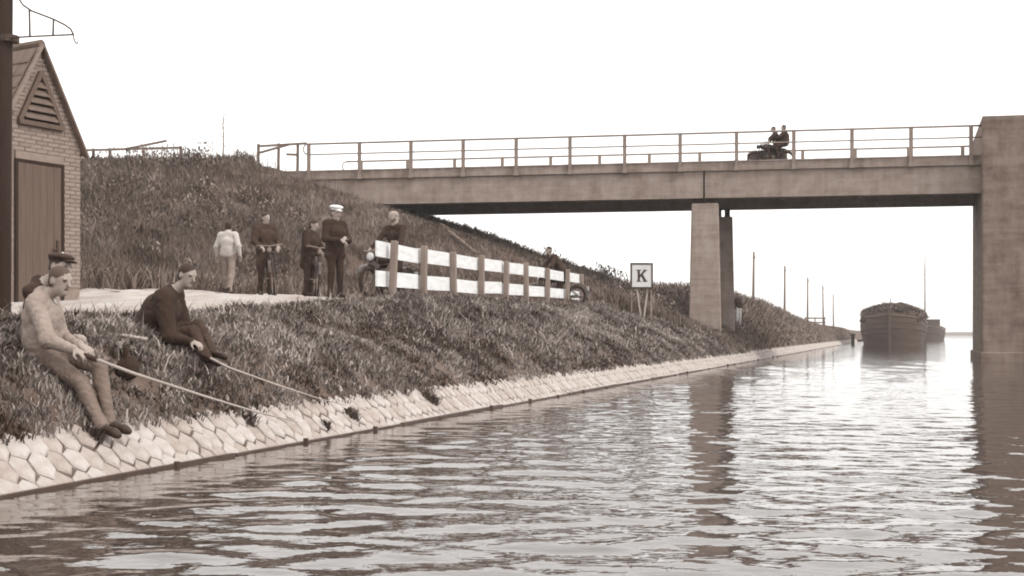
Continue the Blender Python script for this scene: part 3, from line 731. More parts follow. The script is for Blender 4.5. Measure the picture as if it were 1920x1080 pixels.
# ------------------------------------------------------------------ people: one continuous skin grown from rounded limbs
class Body:
    def __init__(s): s.p = []
    def cap(s, a, b, ra, rb=None, m=0, k=.03): s.p.append(('c', np.array(a, float), np.array(b, float), ra, ra if rb is None else rb, m, k))
    def ell(s, c, r, m=0, k=.02, R=None): s.p.append(('e', np.array(c, float), np.array(r, float), None if R is None else np.array(R, float), 0, m, k))
    def bounds(s, p):
        if p[0] == 'c': r = max(p[3], p[4]); return np.minimum(p[1], p[2])-r, np.maximum(p[1], p[2])+r
        r = p[2].max(); return p[1]-r, p[1]+r
    def mesh(s, name, h, mats, origin, wrinkle=0.0):
        lo = np.min([s.bounds(p)[0] for p in s.p], 0)-3*h; hi = np.max([s.bounds(p)[1] for p in s.p], 0)+3*h
        n = np.ceil((hi-lo)/h).astype(int)+1
        F = np.full(n, 1.0, np.float32); G = np.full(n, 1.0, np.float32); ID = np.zeros(n, np.int8)
        ax = [lo[i]+h*np.arange(n[i]) for i in range(3)]
        for p in s.p:
            b0, b1 = s.bounds(p); pad = p[6]*2+4*h
            i0 = np.clip(((b0-pad-lo)/h).astype(int), 0, n-1); i1 = np.clip(((b1+pad-lo)/h).astype(int)+2, 1, n)
            sl = tuple(slice(a, b) for a, b in zip(i0, i1))
            X, Y, Z = np.meshgrid(*[ax[i][sl[i]] for i in range(3)], indexing='ij'); Q = np.stack([X,Y,Z], -1)
            if p[0] == 'c':
                ab = p[2]-p[1]; L = max(ab@ab, 1e-9); tt = np.clip(((Q-p[1])@ab)/L, 0, 1)
                d = np.linalg.norm(Q-p[1]-tt[...,None]*ab, axis=-1) - (p[3]+(p[4]-p[3])*tt)
                if wrinkle and p[5] in (1, 2) and min(p[3], p[4]) > .035 and L > .01:      # cloth folds round the limb, deeper by the joints
                    sg = math.sqrt(L); ux = np.cross(ab/sg, [.3,.5,.81]); ux /= np.linalg.norm(ux); uy = np.cross(ab/sg, ux)
                    qa = (Q-p[1])@ux; qb = (Q-p[1])@uy
                    fold = np.abs(np.sin(tt*sg*math.pi/.062+qa*17+1.3*np.sin(qb*26+p[3]*90)))
                    d = d - wrinkle*2.6*(fold-.5)*(.35+1.3*np.abs(tt-.5)*2)
            else:
                q = Q-p[1]
                if p[3] is not None: q = q@p[3].T
                k0 = np.linalg.norm(q/p[2], axis=-1); k1 = np.linalg.norm(q/p[2]**2, axis=-1)+1e-9; d = k0*(k0-1)/k1
            f = F[sl]; kk = max(p[6], 1e-4); hh = np.clip(kk-np.abs(f-d), 0, None)/kk
            F[sl] = np.minimum(f, d)-hh*hh*kk*.25
            g = G[sl]; c = d < g; ID[sl] = np.where(c, p[5], ID[sl]); G[sl] = np.minimum(g, d)
        if wrinkle:
            X, Y, Z = np.meshgrid(*ax, indexing='ij'); rg = np.random.default_rng(int(n.sum())); wv = np.zeros(n, np.float32)
            for i in range(14):
                kv = rg.normal(size=3); kv = kv/np.linalg.norm(kv)*2*math.pi/rg.uniform(.07, .18); wv += np.sin(X*kv[0]+Y*kv[1]+Z*kv[2]+rg.random()*6.28).astype(np.float32)
            F += np.where((ID == 1) | (ID == 2), wrinkle*(1.2-2.6*np.exp(-(wv/1.1)**2)), 0).astype(np.float32)*-1
        ins = F < 0
        cell = np.zeros(n-1, np.int8)
        for a in (0,1):
            for b in (0,1):
                for c in (0,1): cell += ins[a:n[0]-1+a, b:n[1]-1+b, c:n[2]-1+c]
        act = (cell > 0) & (cell < 8); ci = np.argwhere(act); vid = np.full(n-1, -1, np.int64); vid[act] = np.arange(len(ci))
        acc = np.zeros((len(ci), 3)); cnt = np.zeros(len(ci))
        cor = [(a,b,c) for a in (0,1) for b in (0,1) for c in (0,1)]
        for A in cor:
            for B in cor:
                if sum(abs(x-y) for x, y in zip(A, B)) == 1 and A < B:
                    fa = F[ci[:,0]+A[0], ci[:,1]+A[1], ci[:,2]+A[2]]; fb_ = F[ci[:,0]+B[0], ci[:,1]+B[1], ci[:,2]+B[2]]
                    c = (fa < 0) != (fb_ < 0); tt = np.where(c, fa/np.where(c, fa-fb_, 1), 0)
                    acc += np.where(c[:,None], np.array(A)+(np.array(B)-np.array(A))*tt[:,None], 0); cnt += c
        V = lo + h*(ci+acc/cnt[:,None]); mid = ID[ci[:,0], ci[:,1], ci[:,2]]
        quads = []
        for d in range(3):
            e1, e2 = (d+1)%3, (d+2)%3
            a = np.take(ins, range(0, n[d]-1), d); b = np.take(ins, range(1, n[d]), d); e = np.argwhere(a != b)
            flip = a[e[:,0], e[:,1], e[:,2]]
            ok = (e[:,e1] > 0) & (e[:,e2] > 0) & (e[:,e1] < n[e1]-1) & (e[:,e2] < n[e2]-1); e = e[ok]; flip = flip[ok]
            def g(o1, o2):
                q = e.copy(); q[:,e1] -= o1; q[:,e2] -= o2; return vid[q[:,0], q[:,1], q[:,2]]
            q = np.stack([g(1,1), g(0,1), g(0,0), g(1,0)], -1); q[~flip] = q[~flip][:, ::-1]; quads.append(q)
        Q = np.concatenate(quads)
        me = np_mesh(name, V-np.array(origin), Q, None)
        for m in mats: me.materials.append(m)
        me.polygons.foreach_set("material_index", mid[Q[:,0]].astype(np.int32))
        return me

def nrm(v): v = np.array(v, float); return v/np.linalg.norm(v)
SK, TOP, TRO, SHO, HAI, SHI, DRK = range(7)
def hand(b, wr, d, pn, side, curl=.6, m=SK, r=.0095):
    d = nrm(d); pn = nrm(np.array(pn)-d*np.dot(pn, d)); sd = np.cross(d, pn)*side; wr = np.array(wr)
    R = np.stack([d, sd, pn]); b.ell(wr+d*.050, (.052,.040,.019), m, .012, R); b.cap(wr-d*.02, wr+d*.03, .026, .024, m, .015)
    for i, ln in enumerate((.036,.041,.039,.030)):
        p = wr+d*(.090 if i in (1,2) else .084)+sd*(1.5-i)*.0195; q = d.copy(); ang = curl*.7
        for j in range(3):
            q = nrm(d*math.cos(ang*(j+1))+pn*math.sin(ang*(j+1))); e = p+q*ln*(1, .72, .6)[j]; b.cap(p, e, r*(1-.1*j), r*(.92-.1*j), m, .003); p = e
    p = wr+d*.028+sd*.034; q = nrm(d*.55+sd*.6+pn*.35); e = p+q*.042; b.cap(p, e, .0125, .011, m, .008); b.cap(e, e+nrm(d*.8+pn*.5)*.032, .011, .009, m, .004)
def head(b, c, f, up, hair=True, m_hair=HAI, hairlow=.0, eyes=True):
    f = nrm(f); up = nrm(np.array(up)-f*np.dot(up, f)); l = np.cross(up, f); R = np.stack([f, l, up]); c = np.array(c)
    at = lambda x, y, z: c+f*x+l*y+up*z
    b.ell(c+up*.02, (.097,.077,.098), SK, .02, R); b.ell(at(.022,0,-.055), (.066,.056,.066), SK, .03, R); b.cap(at(.062,0,-.098), at(.066,0,-.096), .024, .024, SK, .025)
    b.cap(at(.092,0,.015), at(.115,0,-.028), .009, .014, SK, .012)
    b.cap(at(.083,-.04,.028), at(.083,.04,.028), .012, .012, SK, .012)
    for y in (-1, 1):
        b.ell(at(-.008,.078*y,-.005), (.022,.011,.033), SK, .006, R)
        if eyes: b.cap(at(.084,.030*y,.008), at(.083,.040*y,.008), .0065, .0065, DRK, .002)
    if eyes: b.cap(at(.086,-.018,-.064), at(.086,.018,-.064), .0042, .0042, DRK, .002)
    if hair:
        b.ell(at(-.014,0,.046), (.100,.086,.086), m_hair, .006, R); b.ell(at(-.040,0,-.008-hairlow), (.066,.080,.078), m_hair, .01, R)
    return at

def person(J, mats, label, group=None, vox=.012, fwd=(1,0,0), face=None, headup=(0,0,1), hair=True, hands=((0,0,-1),(0,0,-1)), palm=None, curl=.6,
           coat=0.0, shirt=False, cap=None, capmat=None, sleeve=TOP, hairlow=0, skirt=None, name="person", cat="person", slim=1.0, shorts=False, bulk=1.0):
    J = {k: np.array(v, float) for k, v in J.items()}; b = Body(); f = nrm(fwd); face = f if face is None else nrm(face)
    hl, hr, sl_, sr = J['hipL'], J['hipR'], J['shL'], J['shR']; hm = (hl+hr)/2; sm = (sl_+sr)/2; lat = nrm(sl_-sr); spine = nrm(sm-hm); k_ = slim*bulk
    front = np.cross(lat, spine); front = front*np.sign(np.dot(front, f) or 1)
    b.cap(hl, hr, .105*slim, None, TRO, .04)
    b.cap(hm+lat*.05+spine*.06, hm-lat*.05+spine*.06, .118*k_, None, TOP, .04)
    b.cap(hm+spine*.14+lat*.055, hm+spine*.14-lat*.055, .112*k_, None, TOP, .05)
    ch = hm+(sm-hm)*.66; b.cap(ch+lat*.075+front*.015, ch-lat*.075+front*.015, .120*k_, None, TOP, .05)
    b.cap(hm+spine*.2, ch, .125*k_, .13*k_, TOP, .05)
    b.cap(sl_-lat*.02, sr+lat*.02, .072*k_, None, TOP, .05); b.cap(sm+lat*.06, sm+spine*.06, .07, .06, TOP, .04); b.cap(sm-lat*.06, sm+spine*.06, .07, .06, TOP, .04)
    if coat: 
        for q in (hl, hr): b.cap(hm+spine*.05+(q-hm)*.6, q+(-spine)*coat+(q-hm)*.3, .100, .104, TOP, .03)
    if shirt:
        b.cap(sm+spine*.045+front*.065, ch+front*.128+spine*.04, .026, .020, SHI, .004); b.cap(ch+front*.130+spine*.04, hm+(sm-hm)*.38+front*.128, .018, .012, SHI, .004)
    hc = J['head']; b.cap(sm+spine*.02, hc-np.array([0,0,.05]), .056, .052, SK, .02)
    at = head(b, hc, face, headup, hair, HAI, hairlow, vox < .015)
    for i, sd in enumerate('LR'):
        s_, e_, w_ = J['sh'+sd], J['el'+sd], J['wr'+sd]; d = w_-e_
        b.cap(s_, e_, .066*k_, .052*k_, sleeve, .035); b.cap(e_, w_-nrm(d)*.02, .053*k_, .040, sleeve, .03)
        b.ell(e_, (.058,.058,.058), sleeve, .02)
        hd = J.get('hd'+sd); dd = nrm(hd-w_) if hd is not None else nrm(nrm(d)+np.array([0,0,-.35])); pn = hands[i] if palm is None else palm[i]
        hand(b, w_, dd, pn, 1 if sd == 'L' else -1, curl, r=.0095 if vox < .011 else .0115)
        h_, k2, a_, t_ = J['hip'+sd], J['kn'+sd], J['an'+sd], J['to'+sd]
        b.cap(h_, k2, .092*slim, .066*slim, TRO, .04); lm = SK if shorts else TRO
        b.cap(k2, a_, .064*slim, .048*slim if not shorts else .036, lm, .03)
        calf = k2+(a_-k2)*.3; back = nrm(a_-t_)*np.array([1,1,.3]); b.ell(calf+back*.015, (.058,.058,.09), lm, .03)
        if not shorts: b.cap(a_-(a_-k2)*.10, a_+(a_-k2)*.04, .054, .058, TRO, .015)
        tv = nrm(t_-a_); b.cap(a_-tv*.045-np.array([0,0,.03]), t_, .042, .034, SHO, .02); b.cap(a_, a_-np.array([0,0,.03]), .042, .042, SHO, .02)
        b.cap(t_-tv*.02, t_+tv*.03, .038, .030, SHO, .02)
    if skirt:
        for q in (hl, hr):
            for j in range(5): b.cap(hm+(q-hm)*.8, J['kn'+('L' if q is hl else 'R')]*(1)+np.array([0,0,.02]), .11, skirt, TRO, .06)
    org = J.get('root', hm*np.array([1,1,0])); 
    o = link(name, b.mesh(name, vox, mats, org, .0018)); o.location = org; tag(o, label, cat, group)
    if cap:
        c = Body(); l = np.cross(nrm(headup), face); upv = nrm(np.array(headup)-face*np.dot(headup, face)); R = np.stack([face, np.cross(upv, face), upv])
        if cap == 'flat':
            c.ell(at(-.005,0,.095), (.125,.105,.036), 0, .02, R); c.ell(at(-.02,0,.065), (.103,.089,.045), 0, .02, R); c.ell(at(.105,0,.066), (.062,.070,.012), 0, .01, R)
        elif cap == 'beret':
            c.ell(at(-.025,0,.105), (.135,.125,.040), 0, .02, R); c.ell(at(-.012,0,.070), (.100,.087,.040), 0, .02, R)
        elif cap == 'peaked':
            c.ell(at(-.0,0,.118), (.135,.130,.040), 0, .02, R); c.ell(at(-.005,0,.075), (.104,.090,.045), 0, .02, R); c.ell(at(.102,0,.055), (.055,.068,.010), 0, .008, R)
        elif cap == 'helmet':
            c.ell(at(-.012,0,.060), (.112,.098,.082), 0, .02, R); c.ell(at(-.05,0,.0), (.07,.085,.085), 0, .03, R)
        co = link("cap", c.mesh("cap", max(vox*.8,.009), [capmat], org), o)
    return o

def stand(x, y, heading, H=1.75, over=None):
    g = gz(x, y)+.02; f = np.array([math.cos(heading), math.sin(heading), 0]); l = np.array([-f[1], f[0], 0]); k = H/1.75
    L = dict(hipL=(0,.09,.93), hipR=(0,-.09,.93), shL=(-.01,.185,1.42), shR=(-.01,-.185,1.42), head=(.03,0,1.625), elL=(-.03,.25,1.14), elR=(-.03,-.25,1.14),
             wrL=(.07,.25,.90), wrR=(.07,-.25,.90), knL=(.03,.10,.50), knR=(.03,-.10,.50), anL=(-.01,.11,.09), anR=(-.01,-.11,.09), toL=(.16,.14,.04), toR=(.16,-.14,.04))
    L.update(over or {})
    J = {n: np.array([x, y, g]) + (f*p[0]+l*p[1]+np.array([0,0,p[2]]))*k for n, p in L.items()}; J['root'] = np.array([x, y, g]); return J, f
def P_(px, py, Yd): return np.array([(px-960)/2300*Yd, Yd, CAM_H+(626-py)*Yd/2300])

def mset(top, tro, shoe=M_shoe, hairm=M_hair): return [M_skin, top, tro, shoe, hairm, M_shirt, M_feat]

# A: angler in the light jacket
fA = np.array([.90, -.43, 0]); lA = np.array([.43, .90, 0])
A = dict(hipL=P_(84,650,10.66), hipR=P_(72,660,10.50), shL=P_(90,558,10.78), shR=P_(68,570,10.44), head=P_(113,527,10.55),
         elL=P_(116,632,10.72), elR=P_(90,638,10.28), wrL=P_(152,650,10.42), wrR=P_(140,657,10.24),
         knL=P_(186,688,10.42), knR=P_(152,718,10.28), anL=P_(204,789,10.26), anR=P_(188,795,10.14), toL=P_(236,806,10.18), toR=P_(217,813,10.06))
A['root'] = np.array([*A['hipL'][:2], gz(*A['hipL'][:2])]); A['hdL'] = P_(170,658,10.36); A['hdR'] = P_(158,664,10.20)
person(A, mset(M_lcloth, M_trousA, M_shoe, mat("fair_hair", .07, .04, 30, .7)), "seated angler in light grey jacket and trousers with boots on the stones", "anglers on the bank", .0085, fA, nrm([.86,-.40,-.18]), (.15,-.05,1), hair=True,
       palm=((0,.3,-1),(0,.3,-1)), curl=.75, shirt=True, coat=.10, bulk=1.22)
# B: companion behind him in dark clothes
Bj = dict(hipL=P_(82,636,11.35), hipR=P_(72,646,11.15), shL=P_(88,536,11.42), shR=P_(58,548,11.12), head=P_(113,501,11.22),
          elL=P_(118,622,11.45), elR=P_(98,634,11.05), wrL=P_(140,636,11.2), wrR=P_(139,632,10.98), knL=P_(150,655,11.15), knR=P_(142,672,11.0),
          anL=P_(165,730,10.95), anR=P_(155,742,10.9), toL=P_(190,742,10.85), toR=P_(180,756,10.8))
Bj['root'] = np.array([*Bj['hipL'][:2], gz(*Bj['hipL'][:2])]); Bj['hdL'] = P_(158,634,11.1); Bj['hdR'] = P_(158,630,10.9)
person(Bj, mset(M_dcloth, M_dcloth2), "man in dark cap and jacket sitting half hidden behind the light-jacketed angler", "anglers on the bank", .0095, fA, nrm([.9,-.35,-.15]), (.1,0,1), cap='flat', capmat=M_dcloth, palm=((0,.3,-1),(0,.3,-1)), curl=.8)
# C: man in dark jacket sitting on the grass
C = dict(hipL=P_(276,632,13.2), hipR=P_(266,640,12.95), shL=P_(326,550,13.22), shR=P_(306,560,12.86), head=P_(351,517,13.0),
         elL=P_(348,618,13.3), elR=P_(318,632,12.75), wrL=P_(376,636,13.05), wrR=P_(362,642,12.72), knL=P_(372,612,13.15), knR=P_(362,622,12.92),
         anL=P_(398,658,12.9), anR=P_(386,668,12.75), toL=P_(420,668,12.75), toR=P_(408,680,12.62))
C['root'] = np.array([*C['hipL'][:2], gz(*C['hipL'][:2])]); C['hdL'] = P_(396,640,12.95); C['hdR'] = P_(382,648,12.62)
person(C, mset(M_dcloth, M_dcloth2), "bareheaded man in dark jacket sitting alone on the bank holding a rod", "anglers on the bank", .0095, nrm([.92,-.38,0]), nrm([.82,-.50,-.28]), (.2,-.05,1),
       shirt=True, palm=((0,.3,-1),(0,.3,-1)), curl=.8, bulk=1.48, coat=.14)
# fishing rods
def rod(nm, pts, r, label):
    p0 = Vector(pts[0]); rt = root("fishing_rod", p0, 0, label, "fishing rod", "fishing rods")
    mb = MB(); mb.tube([Vector(p)-p0 for p in pts], r, 7); mb.build("shaft", M_rod, rt, True)
    d = (Vector(pts[1])-p0).normalized(); mb = MB(); mb.tube([d*.02, d*.24], r[0]+.006, 8); mb.build("grip", M_dcloth2, rt, True)
    for q in (.35, .6, .8):
        P0 = Vector(pts[1])+(Vector(pts[-1])-Vector(pts[1]))*q-p0; mb = MB(); mb.torus(.012, .003, 10, 5, P0); mb.build("line_guide", M_iron, rt)
rod("a", [P_(140,659,10.25), P_(250,700,10.05), P_(380,742,9.95), P_(475,771,9.9), P_(560,792,9.9)], [.016,.014,.011,.008,.004], "long pale rod held by the light-jacketed angler on the left")
rod("c", [P_(362,655,12.70), P_(430,690,12.5), P_(520,722,12.4), P_(600,748,12.35), P_(650,760,12.35)], [.015,.013,.010,.007,.004], "pale rod held by the man in the dark jacket")
stk = root("wooden_stick", P_(205,632,12.3), 0, "short pale stick lying in the grass behind the dark-jacketed man", "stick")
q0 = Vector(P_(205,632,12.3)); e0 = Vector(P_(276,642,12.35)); mb = MB(); mb.tube([(0,0,.03), (e0-q0)*.5+Vector((0,0,.035)), e0-q0+Vector((0,0,.03))], [.016,.018,.02], 7); mb.build("shaft", M_rod, stk, True)
bg_ = P_(236,700,11.3); bg_[2] = gz(bg_[0], bg_[1])
bagb = Body(); bagb.ell((0,0,.08), (.10,.08,.10), 0, .03); bagb.ell((.05,.01,.10), (.07,.07,.09), 0, .05); bagb.cap((-.05,0,.15), (.06,0,.19), .02, .02, 0, .02); bagb.cap((.0,0,.17), (.0,0,.27), .018, .03, 0, .02)
bo = link("canvas_bag", bagb.mesh("canvas_bag", .010, [M_dcloth], (0,0,0))); bo.location = bg_; tag(bo, "dark bundle standing in the grass beside the angler's knees", "bag")

# ------------------------------------------------------------------ cycles
def rot_root(nm, x, y, hd, label, cat, group, lean=0, dz=.02, z=None):
    r = root(nm, (x, y, (gz(x, y)+dz) if z is None else z), hd, label, cat, group); r.rotation_euler = (lean, 0, hd); return r
def wheel(parent, x, R, tyre, spokes=18, hubw=.05, y=0):
    wl = MB().lathe([(.012,-hubw),(.025,-hubw*.8),(.02,0),(.025,hubw*.8),(.012,hubw)], 10, 'y', (0,0,0)).build("wheel", M_chrome, parent, loc=(x, y, R))
    MB().torus(R-tyre, tyre, 30, 8).build("tyre", M_rubber, wl, True)
    MB().torus(R-2*tyre-.004, .010, 30, 6).build("rim", M_chrome, wl, True)
    sp = MB()
    for i in range(spokes):
        a = 2*math.pi*i/spokes; o = hubw*.7*(1 if i % 2 else -1); sp.tube([(.02*math.cos(a+.8), o, .02*math.sin(a+.8)), ((R-2*tyre)*math.cos(a), 0, (R-2*tyre)*math.sin(a))], .0028, 4)
    sp.build("spokes", M_chrome, wl); return wl
def guard(parent, x, R, a0, a1, wd):
    mb = MB(); aa = np.linspace(a0, a1, 12)
    vs = [(x+R*math.cos(a), y, (R-.03 if False else 0)+zc+R*math.sin(a)) for a in aa for y, zc in ((-wd, 0), (0, .012), (wd, 0))]
    mb.add(vs, [(i*3+j, (i+1)*3+j, (i+1)*3+j+1, i*3+j+1) for i in range(11) for j in range(2)]); return mb
def bicycle(x, y, hd, label, lean=.08, steer=0):
    r = rot_root("bicycle", x, y, hd, label, "bicycle", "bicycles on the road", lean)
    wheel(r, .53, .35, .019); wheel(r, -.55, .35, .019)
    fr = MB(); T = lambda a, b, q=.015: fr.tube([a, b], q, 8)
    T((-.08,0,.30), (-.22,0,.86)); T((.40,0,.88), (-.08,0,.30), .017); T((.40,0,.88),(.36,0,.98), .018); T((.37,0,.93), (-.20,0,.84))
    for s in (-.05, .05): T((-.08,s*.6,.30), (-.55,s,.35), .009); T((-.20,s*.3,.82), (-.55,s,.35), .008)
    fr.build("frame", M_black, r, True)
    fk = MB(); 
    for s in (-.05, .05): fk.tube([(.40,s*.8,.80),(.46,s,.58),(.53,s,.35)], .010, 6)
    fk.build("fork", M_black, r, True)
    MB().tube([(.36,0,.96),(.355,0,1.06)], .012, 6).tube([(.16,-.27,1.05),(.30,-.28,1.09),(.36,-.16,1.08),(.36,0,1.06),(.36,.16,1.08),(.30,.28,1.09),(.16,.27,1.05)], .012, 8).build("handlebar", M_chrome, r, True)
    MB().ellipsoid((-.25,0,.95), (.14,.085,.04)).ellipsoid((-.12,0,.955), (.09,.03,.03)).tube([(-.22,0,.84),(-.24,0,.93)], .013, 6).build("saddle", M_shoe, r, True)
    MB().torus(.09, .006, 18, 5, (-.08,.04,.30)).bar((-.08,.06,.30),(.06,.06,.20),.015,.02).bar((-.08,-.06,.30),(-.22,-.06,.40),.015,.02).box(.02,.10,.06,.15,.19,.21).box(-.26,-.18,-.15,-.06,.39,.41).build("crank", M_chrome, r)
    g = MB()
    for (cx, a0, a1) in ((.53,.3,2.6), (-.55,.2,3.3)):
        mb = guard(r, cx, .385, a0, a1, .028); mb.v = [(a, b, c+.35) for a, b, c in mb.v]; mb.build("mudguard", M_black, r)
    MB().box(-.85,-.42,-.07,.07,.745,.765).tube([(-.80,-.06,.75),(-.55,-.07,.36)],.006,5).tube([(-.80,.06,.75),(-.55,.07,.36)],.006,5).build("luggage_rack", M_black, r)
    MB().lathe([(.02,-.05),(.045,-.03),(.05,.03),(.04,.035)], 10, 'x', (.47,0,.97)).build("lamp", M_chrome, r)
    return r
def motorbike(x, y, hd, label, lean=0, z=None):
    r = rot_root("motorcycle", x, y, hd, label, "motorcycle", "motorcycles", lean, z=z)
    wheel(r, .68, .33, .045, 20, .07); wheel(r, -.68, .33, .05, 20, .08)
    fr = MB(); T = lambda a, b, q=.018: fr.tube([a, b], q, 8)
    T((.42,0,.90), (.30,0,.36)); T((.42,0,.90), (-.30,0,.70), .022)
    for s in (-.09, .09): T((.30,0,.36), (.20,s,.26)); T((.20,s,.26), (-.40,s,.30)); T((-.40,s,.30), (-.68,s,.33)); T((-.30,s*.6,.70), (-.68,s,.33), .014)
    fr.build("frame", M_black, r, True)
    MB().ellipsoid((.16,0,.84), (.30,.125,.13), 14, 10).lathe([(.035,0),(.035,.03),(.01,.035)], 10, 'z', (.2,0,.955)).build("fuel_tank", M_black, r, True)
    en = MB(); en.ellipsoid((.0,0,.36), (.20,.13,.13)).lathe([(.075,.44),(.075,.47)], 12, 'z', (.08,0,0))
    for i in range(6): en.lathe([(.09,.47+i*.028),(.09,.482+i*.028),(.06,.484+i*.028),(.06,.496+i*.028)], 12, 'z', (.08,0,0))
    en.build("engine", M_steel, r)
    MB().ellipsoid((-.28,0,.79), (.17,.14,.06)).ellipsoid((-.14,0,.80), (.1,.06,.04)).tube([(-.36,-.08,.70),(-.36,-.08,.78)],.02,6).tube([(-.36,.08,.70),(-.36,.08,.78)],.02,6).build("saddle", M_shoe, r, True)
    fk = MB()
    for s in (-.085, .085): fk.tube([(.42,s,.95),(.52,s,.66),(.68,s,.33)], .018, 8)
    fk.box(.36,.48,-.10,.10,.90,.93).build("fork", M_black, r)
    MB().tube([(.12,-.38,1.0),(.28,-.36,1.03),(.42,-.14,.99),(.42,.14,.99),(.28,.36,1.03),(.12,.38,1.0)], .013, 8).build("handlebar", M_chrome, r, True)
    hl = MB().lathe([(.03,-.10),(.075,-.06),(.095,.0),(.095,.03)], 14, 'x', (.56,0,.86)).build("headlight", M_black, r, True)
    MB().lathe([(.088,.031),(.06,.045),(.01,.05)], 14, 'x', (.56,0,.86)).build("lens", M_signwhite, hl, True)
    for cx, a0, a1 in ((.68,.5,2.7), (-.68,.3,3.2)):
        mb = guard(r, cx, .375, a0, a1, .065); mb.v = [(a, b, c+.33) for a, b, c in mb.v]; mb.build("mudguard", M_black, r)
    MB().tube([(.14,-.09,.52),(.28,-.13,.42),(.22,-.16,.26),(-.3,-.17,.26),(-.95,-.17,.30)], [.022,.022,.022,.04,.035], 8).build("exhaust", M_chrome, r, True)
    MB().box(-.02,.06,-.30,.30,.26,.29).build("footrests", M_iron, r)
    MB().box(-1.06,-1.04,-.08,.08,.48,.62).build("number_plate", M_signwhite, r)
    return r
def ride(x, y, hd, z, lean=.15, pill=False, over=None):
    f = np.array([math.cos(hd), math.sin(hd), 0]); l = np.array([-f[1], f[0], 0]); bx = -.28 if not pill else -.62; zs = .90 if not pill else .96
    L = dict(hipL=(bx,.09,zs), hipR=(bx,-.09,zs), shL=(bx+lean*.8,.19,zs+.48), shR=(bx+lean*.8,-.19,zs+.48), head=(bx+lean*1.25+.03,0,zs+.69),
             elL=(bx+.26+lean*.5,.30,zs+.26), elR=(bx+.26+lean*.5,-.30,zs+.26), wrL=(.10,.37,1.05) if not pill else (bx+.42,.20,zs+.12), wrR=(.10,-.37,1.05) if not pill else (bx+.42,-.20,zs+.12),
             knL=(bx+.42,.19,zs-.16), knR=(bx+.42,-.19,zs-.16), anL=(bx+.30,.22,.40), anR=(bx+.30,-.22,.40), toL=(bx+.46,.23,.34), toR=(bx+.46,-.23,.34))
    L.update(over or {})
    J = {n: np.array([x, y, z])+f*p[0]+l*p[1]+np.array([0,0,p[2]]) for n, p in L.items()}; J['root'] = np.array([x, y, z]); return J, f

# people on the road
Jd, f = stand(-.2313*28.6, 28.6, math.radians(80), 1.70, dict(wrL=(.05,.30,.92), wrR=(-.05,-.32,.93), elR=(-.10,-.30,1.16), elL=(-.02,.29,1.15), knL=(.10,.10,.51), anL=(.16,.11,.10), toL=(.32,.13,.05), anR=(-.16,-.10,.12), toR=(-.02,-.12,.04), knR=(-.03,-.1,.5)))
person(Jd, mset(mat("pale_jacket", .46, .36, 8, .95), mat("grey_flannel", .26, .18, 8, .95)), "man in pale jacket and grey trousers walking away from the camera", "people on the road", .015, f, bulk=1.12)
xe, ye = (497-960)/2300*27.2, 27.2
Je, f = stand(xe, ye, math.radians(-55), 1.84, dict(wrL=(.30,.16,1.02), wrR=(.26,-.20,1.02), elL=(.08,.27,1.12), elR=(.06,-.28,1.12)))
person(Je, mset(M_dcloth2, M_dcloth), "person in dark coat standing with a bicycle next to the pale-jacketed man", "people on the road", .015, f, nrm([.8,-.6,-.1]), coat=.30, bulk=1.3)
bicycle((515-960)/2300*26.8, 26.7, math.radians(-83), "bicycle beside the person in the dark coat, wheels towards camera", .06)
xf, yf = (578-960)/2300*27.4, 27.4
Jf, f = stand(xf, yf, math.radians(-20), 1.76, dict(shL=(.06,.185,1.39), shR=(.06,-.185,1.39), head=(.14,0,1.59), wrL=(.42,.20,1.02), wrR=(.38,-.22,1.02), elL=(.16,.30,1.10), elR=(.14,-.30,1.10)))
person(Jf, mset(M_dcloth, M_dcloth2), "person in dark jacket bending over a bicycle beside the white-capped man", "people on the road", .015, f, nrm([.9,-.3,-.35]), bulk=1.3, coat=.22, hairlow=.02)
bicycle((592-960)/2300*26.9, 26.9, math.radians(-78), "bicycle held by the bending person left of the white-capped man", -.07)
Jg, f = stand(-.1443*23, 23.0, math.radians(-48), 1.72, dict(wrL=(.27,.04,1.14), wrR=(.29,-.06,1.10), elL=(.06,.27,1.12), elR=(.06,-.27,1.12), knL=(.02,.10,.5), anL=(0,.12,.09), anR=(-.02,-.10,.09)))
person(Jg, mset(M_dcloth, M_dcloth), "man in dark suit and round white cap standing by the fence end", "people on the road", .013, f, nrm([.7,-.6,-.12]), cap='peaked', capmat=mat("white_cap", .78, .66, 10, .9), coat=.1, bulk=1.12)

# near motorcycle behind the fence end with its rider
mx_, my_ = (728-960)/2300*25.3, 25.3
motorbike(mx_, my_, math.radians(-118), "dark motorcycle parked at the near end of the white fence", .05)
Jh, f = ride(mx_, my_, math.radians(-118), gz(mx_, my_)+.04, .02, over=dict(hipL=(-.28,.09,1.0), hipR=(-.28,-.09,1.0), shL=(-.26,.19,1.47), shR=(-.26,-.19,1.47), head=(-.22,0,1.69), knL=(-.05,.24,.56), knR=(-.05,-.24,.56), anL=(-.18,.30,.12), anR=(-.18,-.30,.12), toL=(-.02,.33,.06), toR=(-.02,-.33,.06)))
person(Jh, mset(M_dcloth, M_dcloth), "person in dark coat and light cap astride the parked motorcycle at the near fence end", "motorcyclists", .014, f, nrm([.9,.45,0]), cap='helmet', capmat=mat("light_cap", .30, .22, 8, .9))
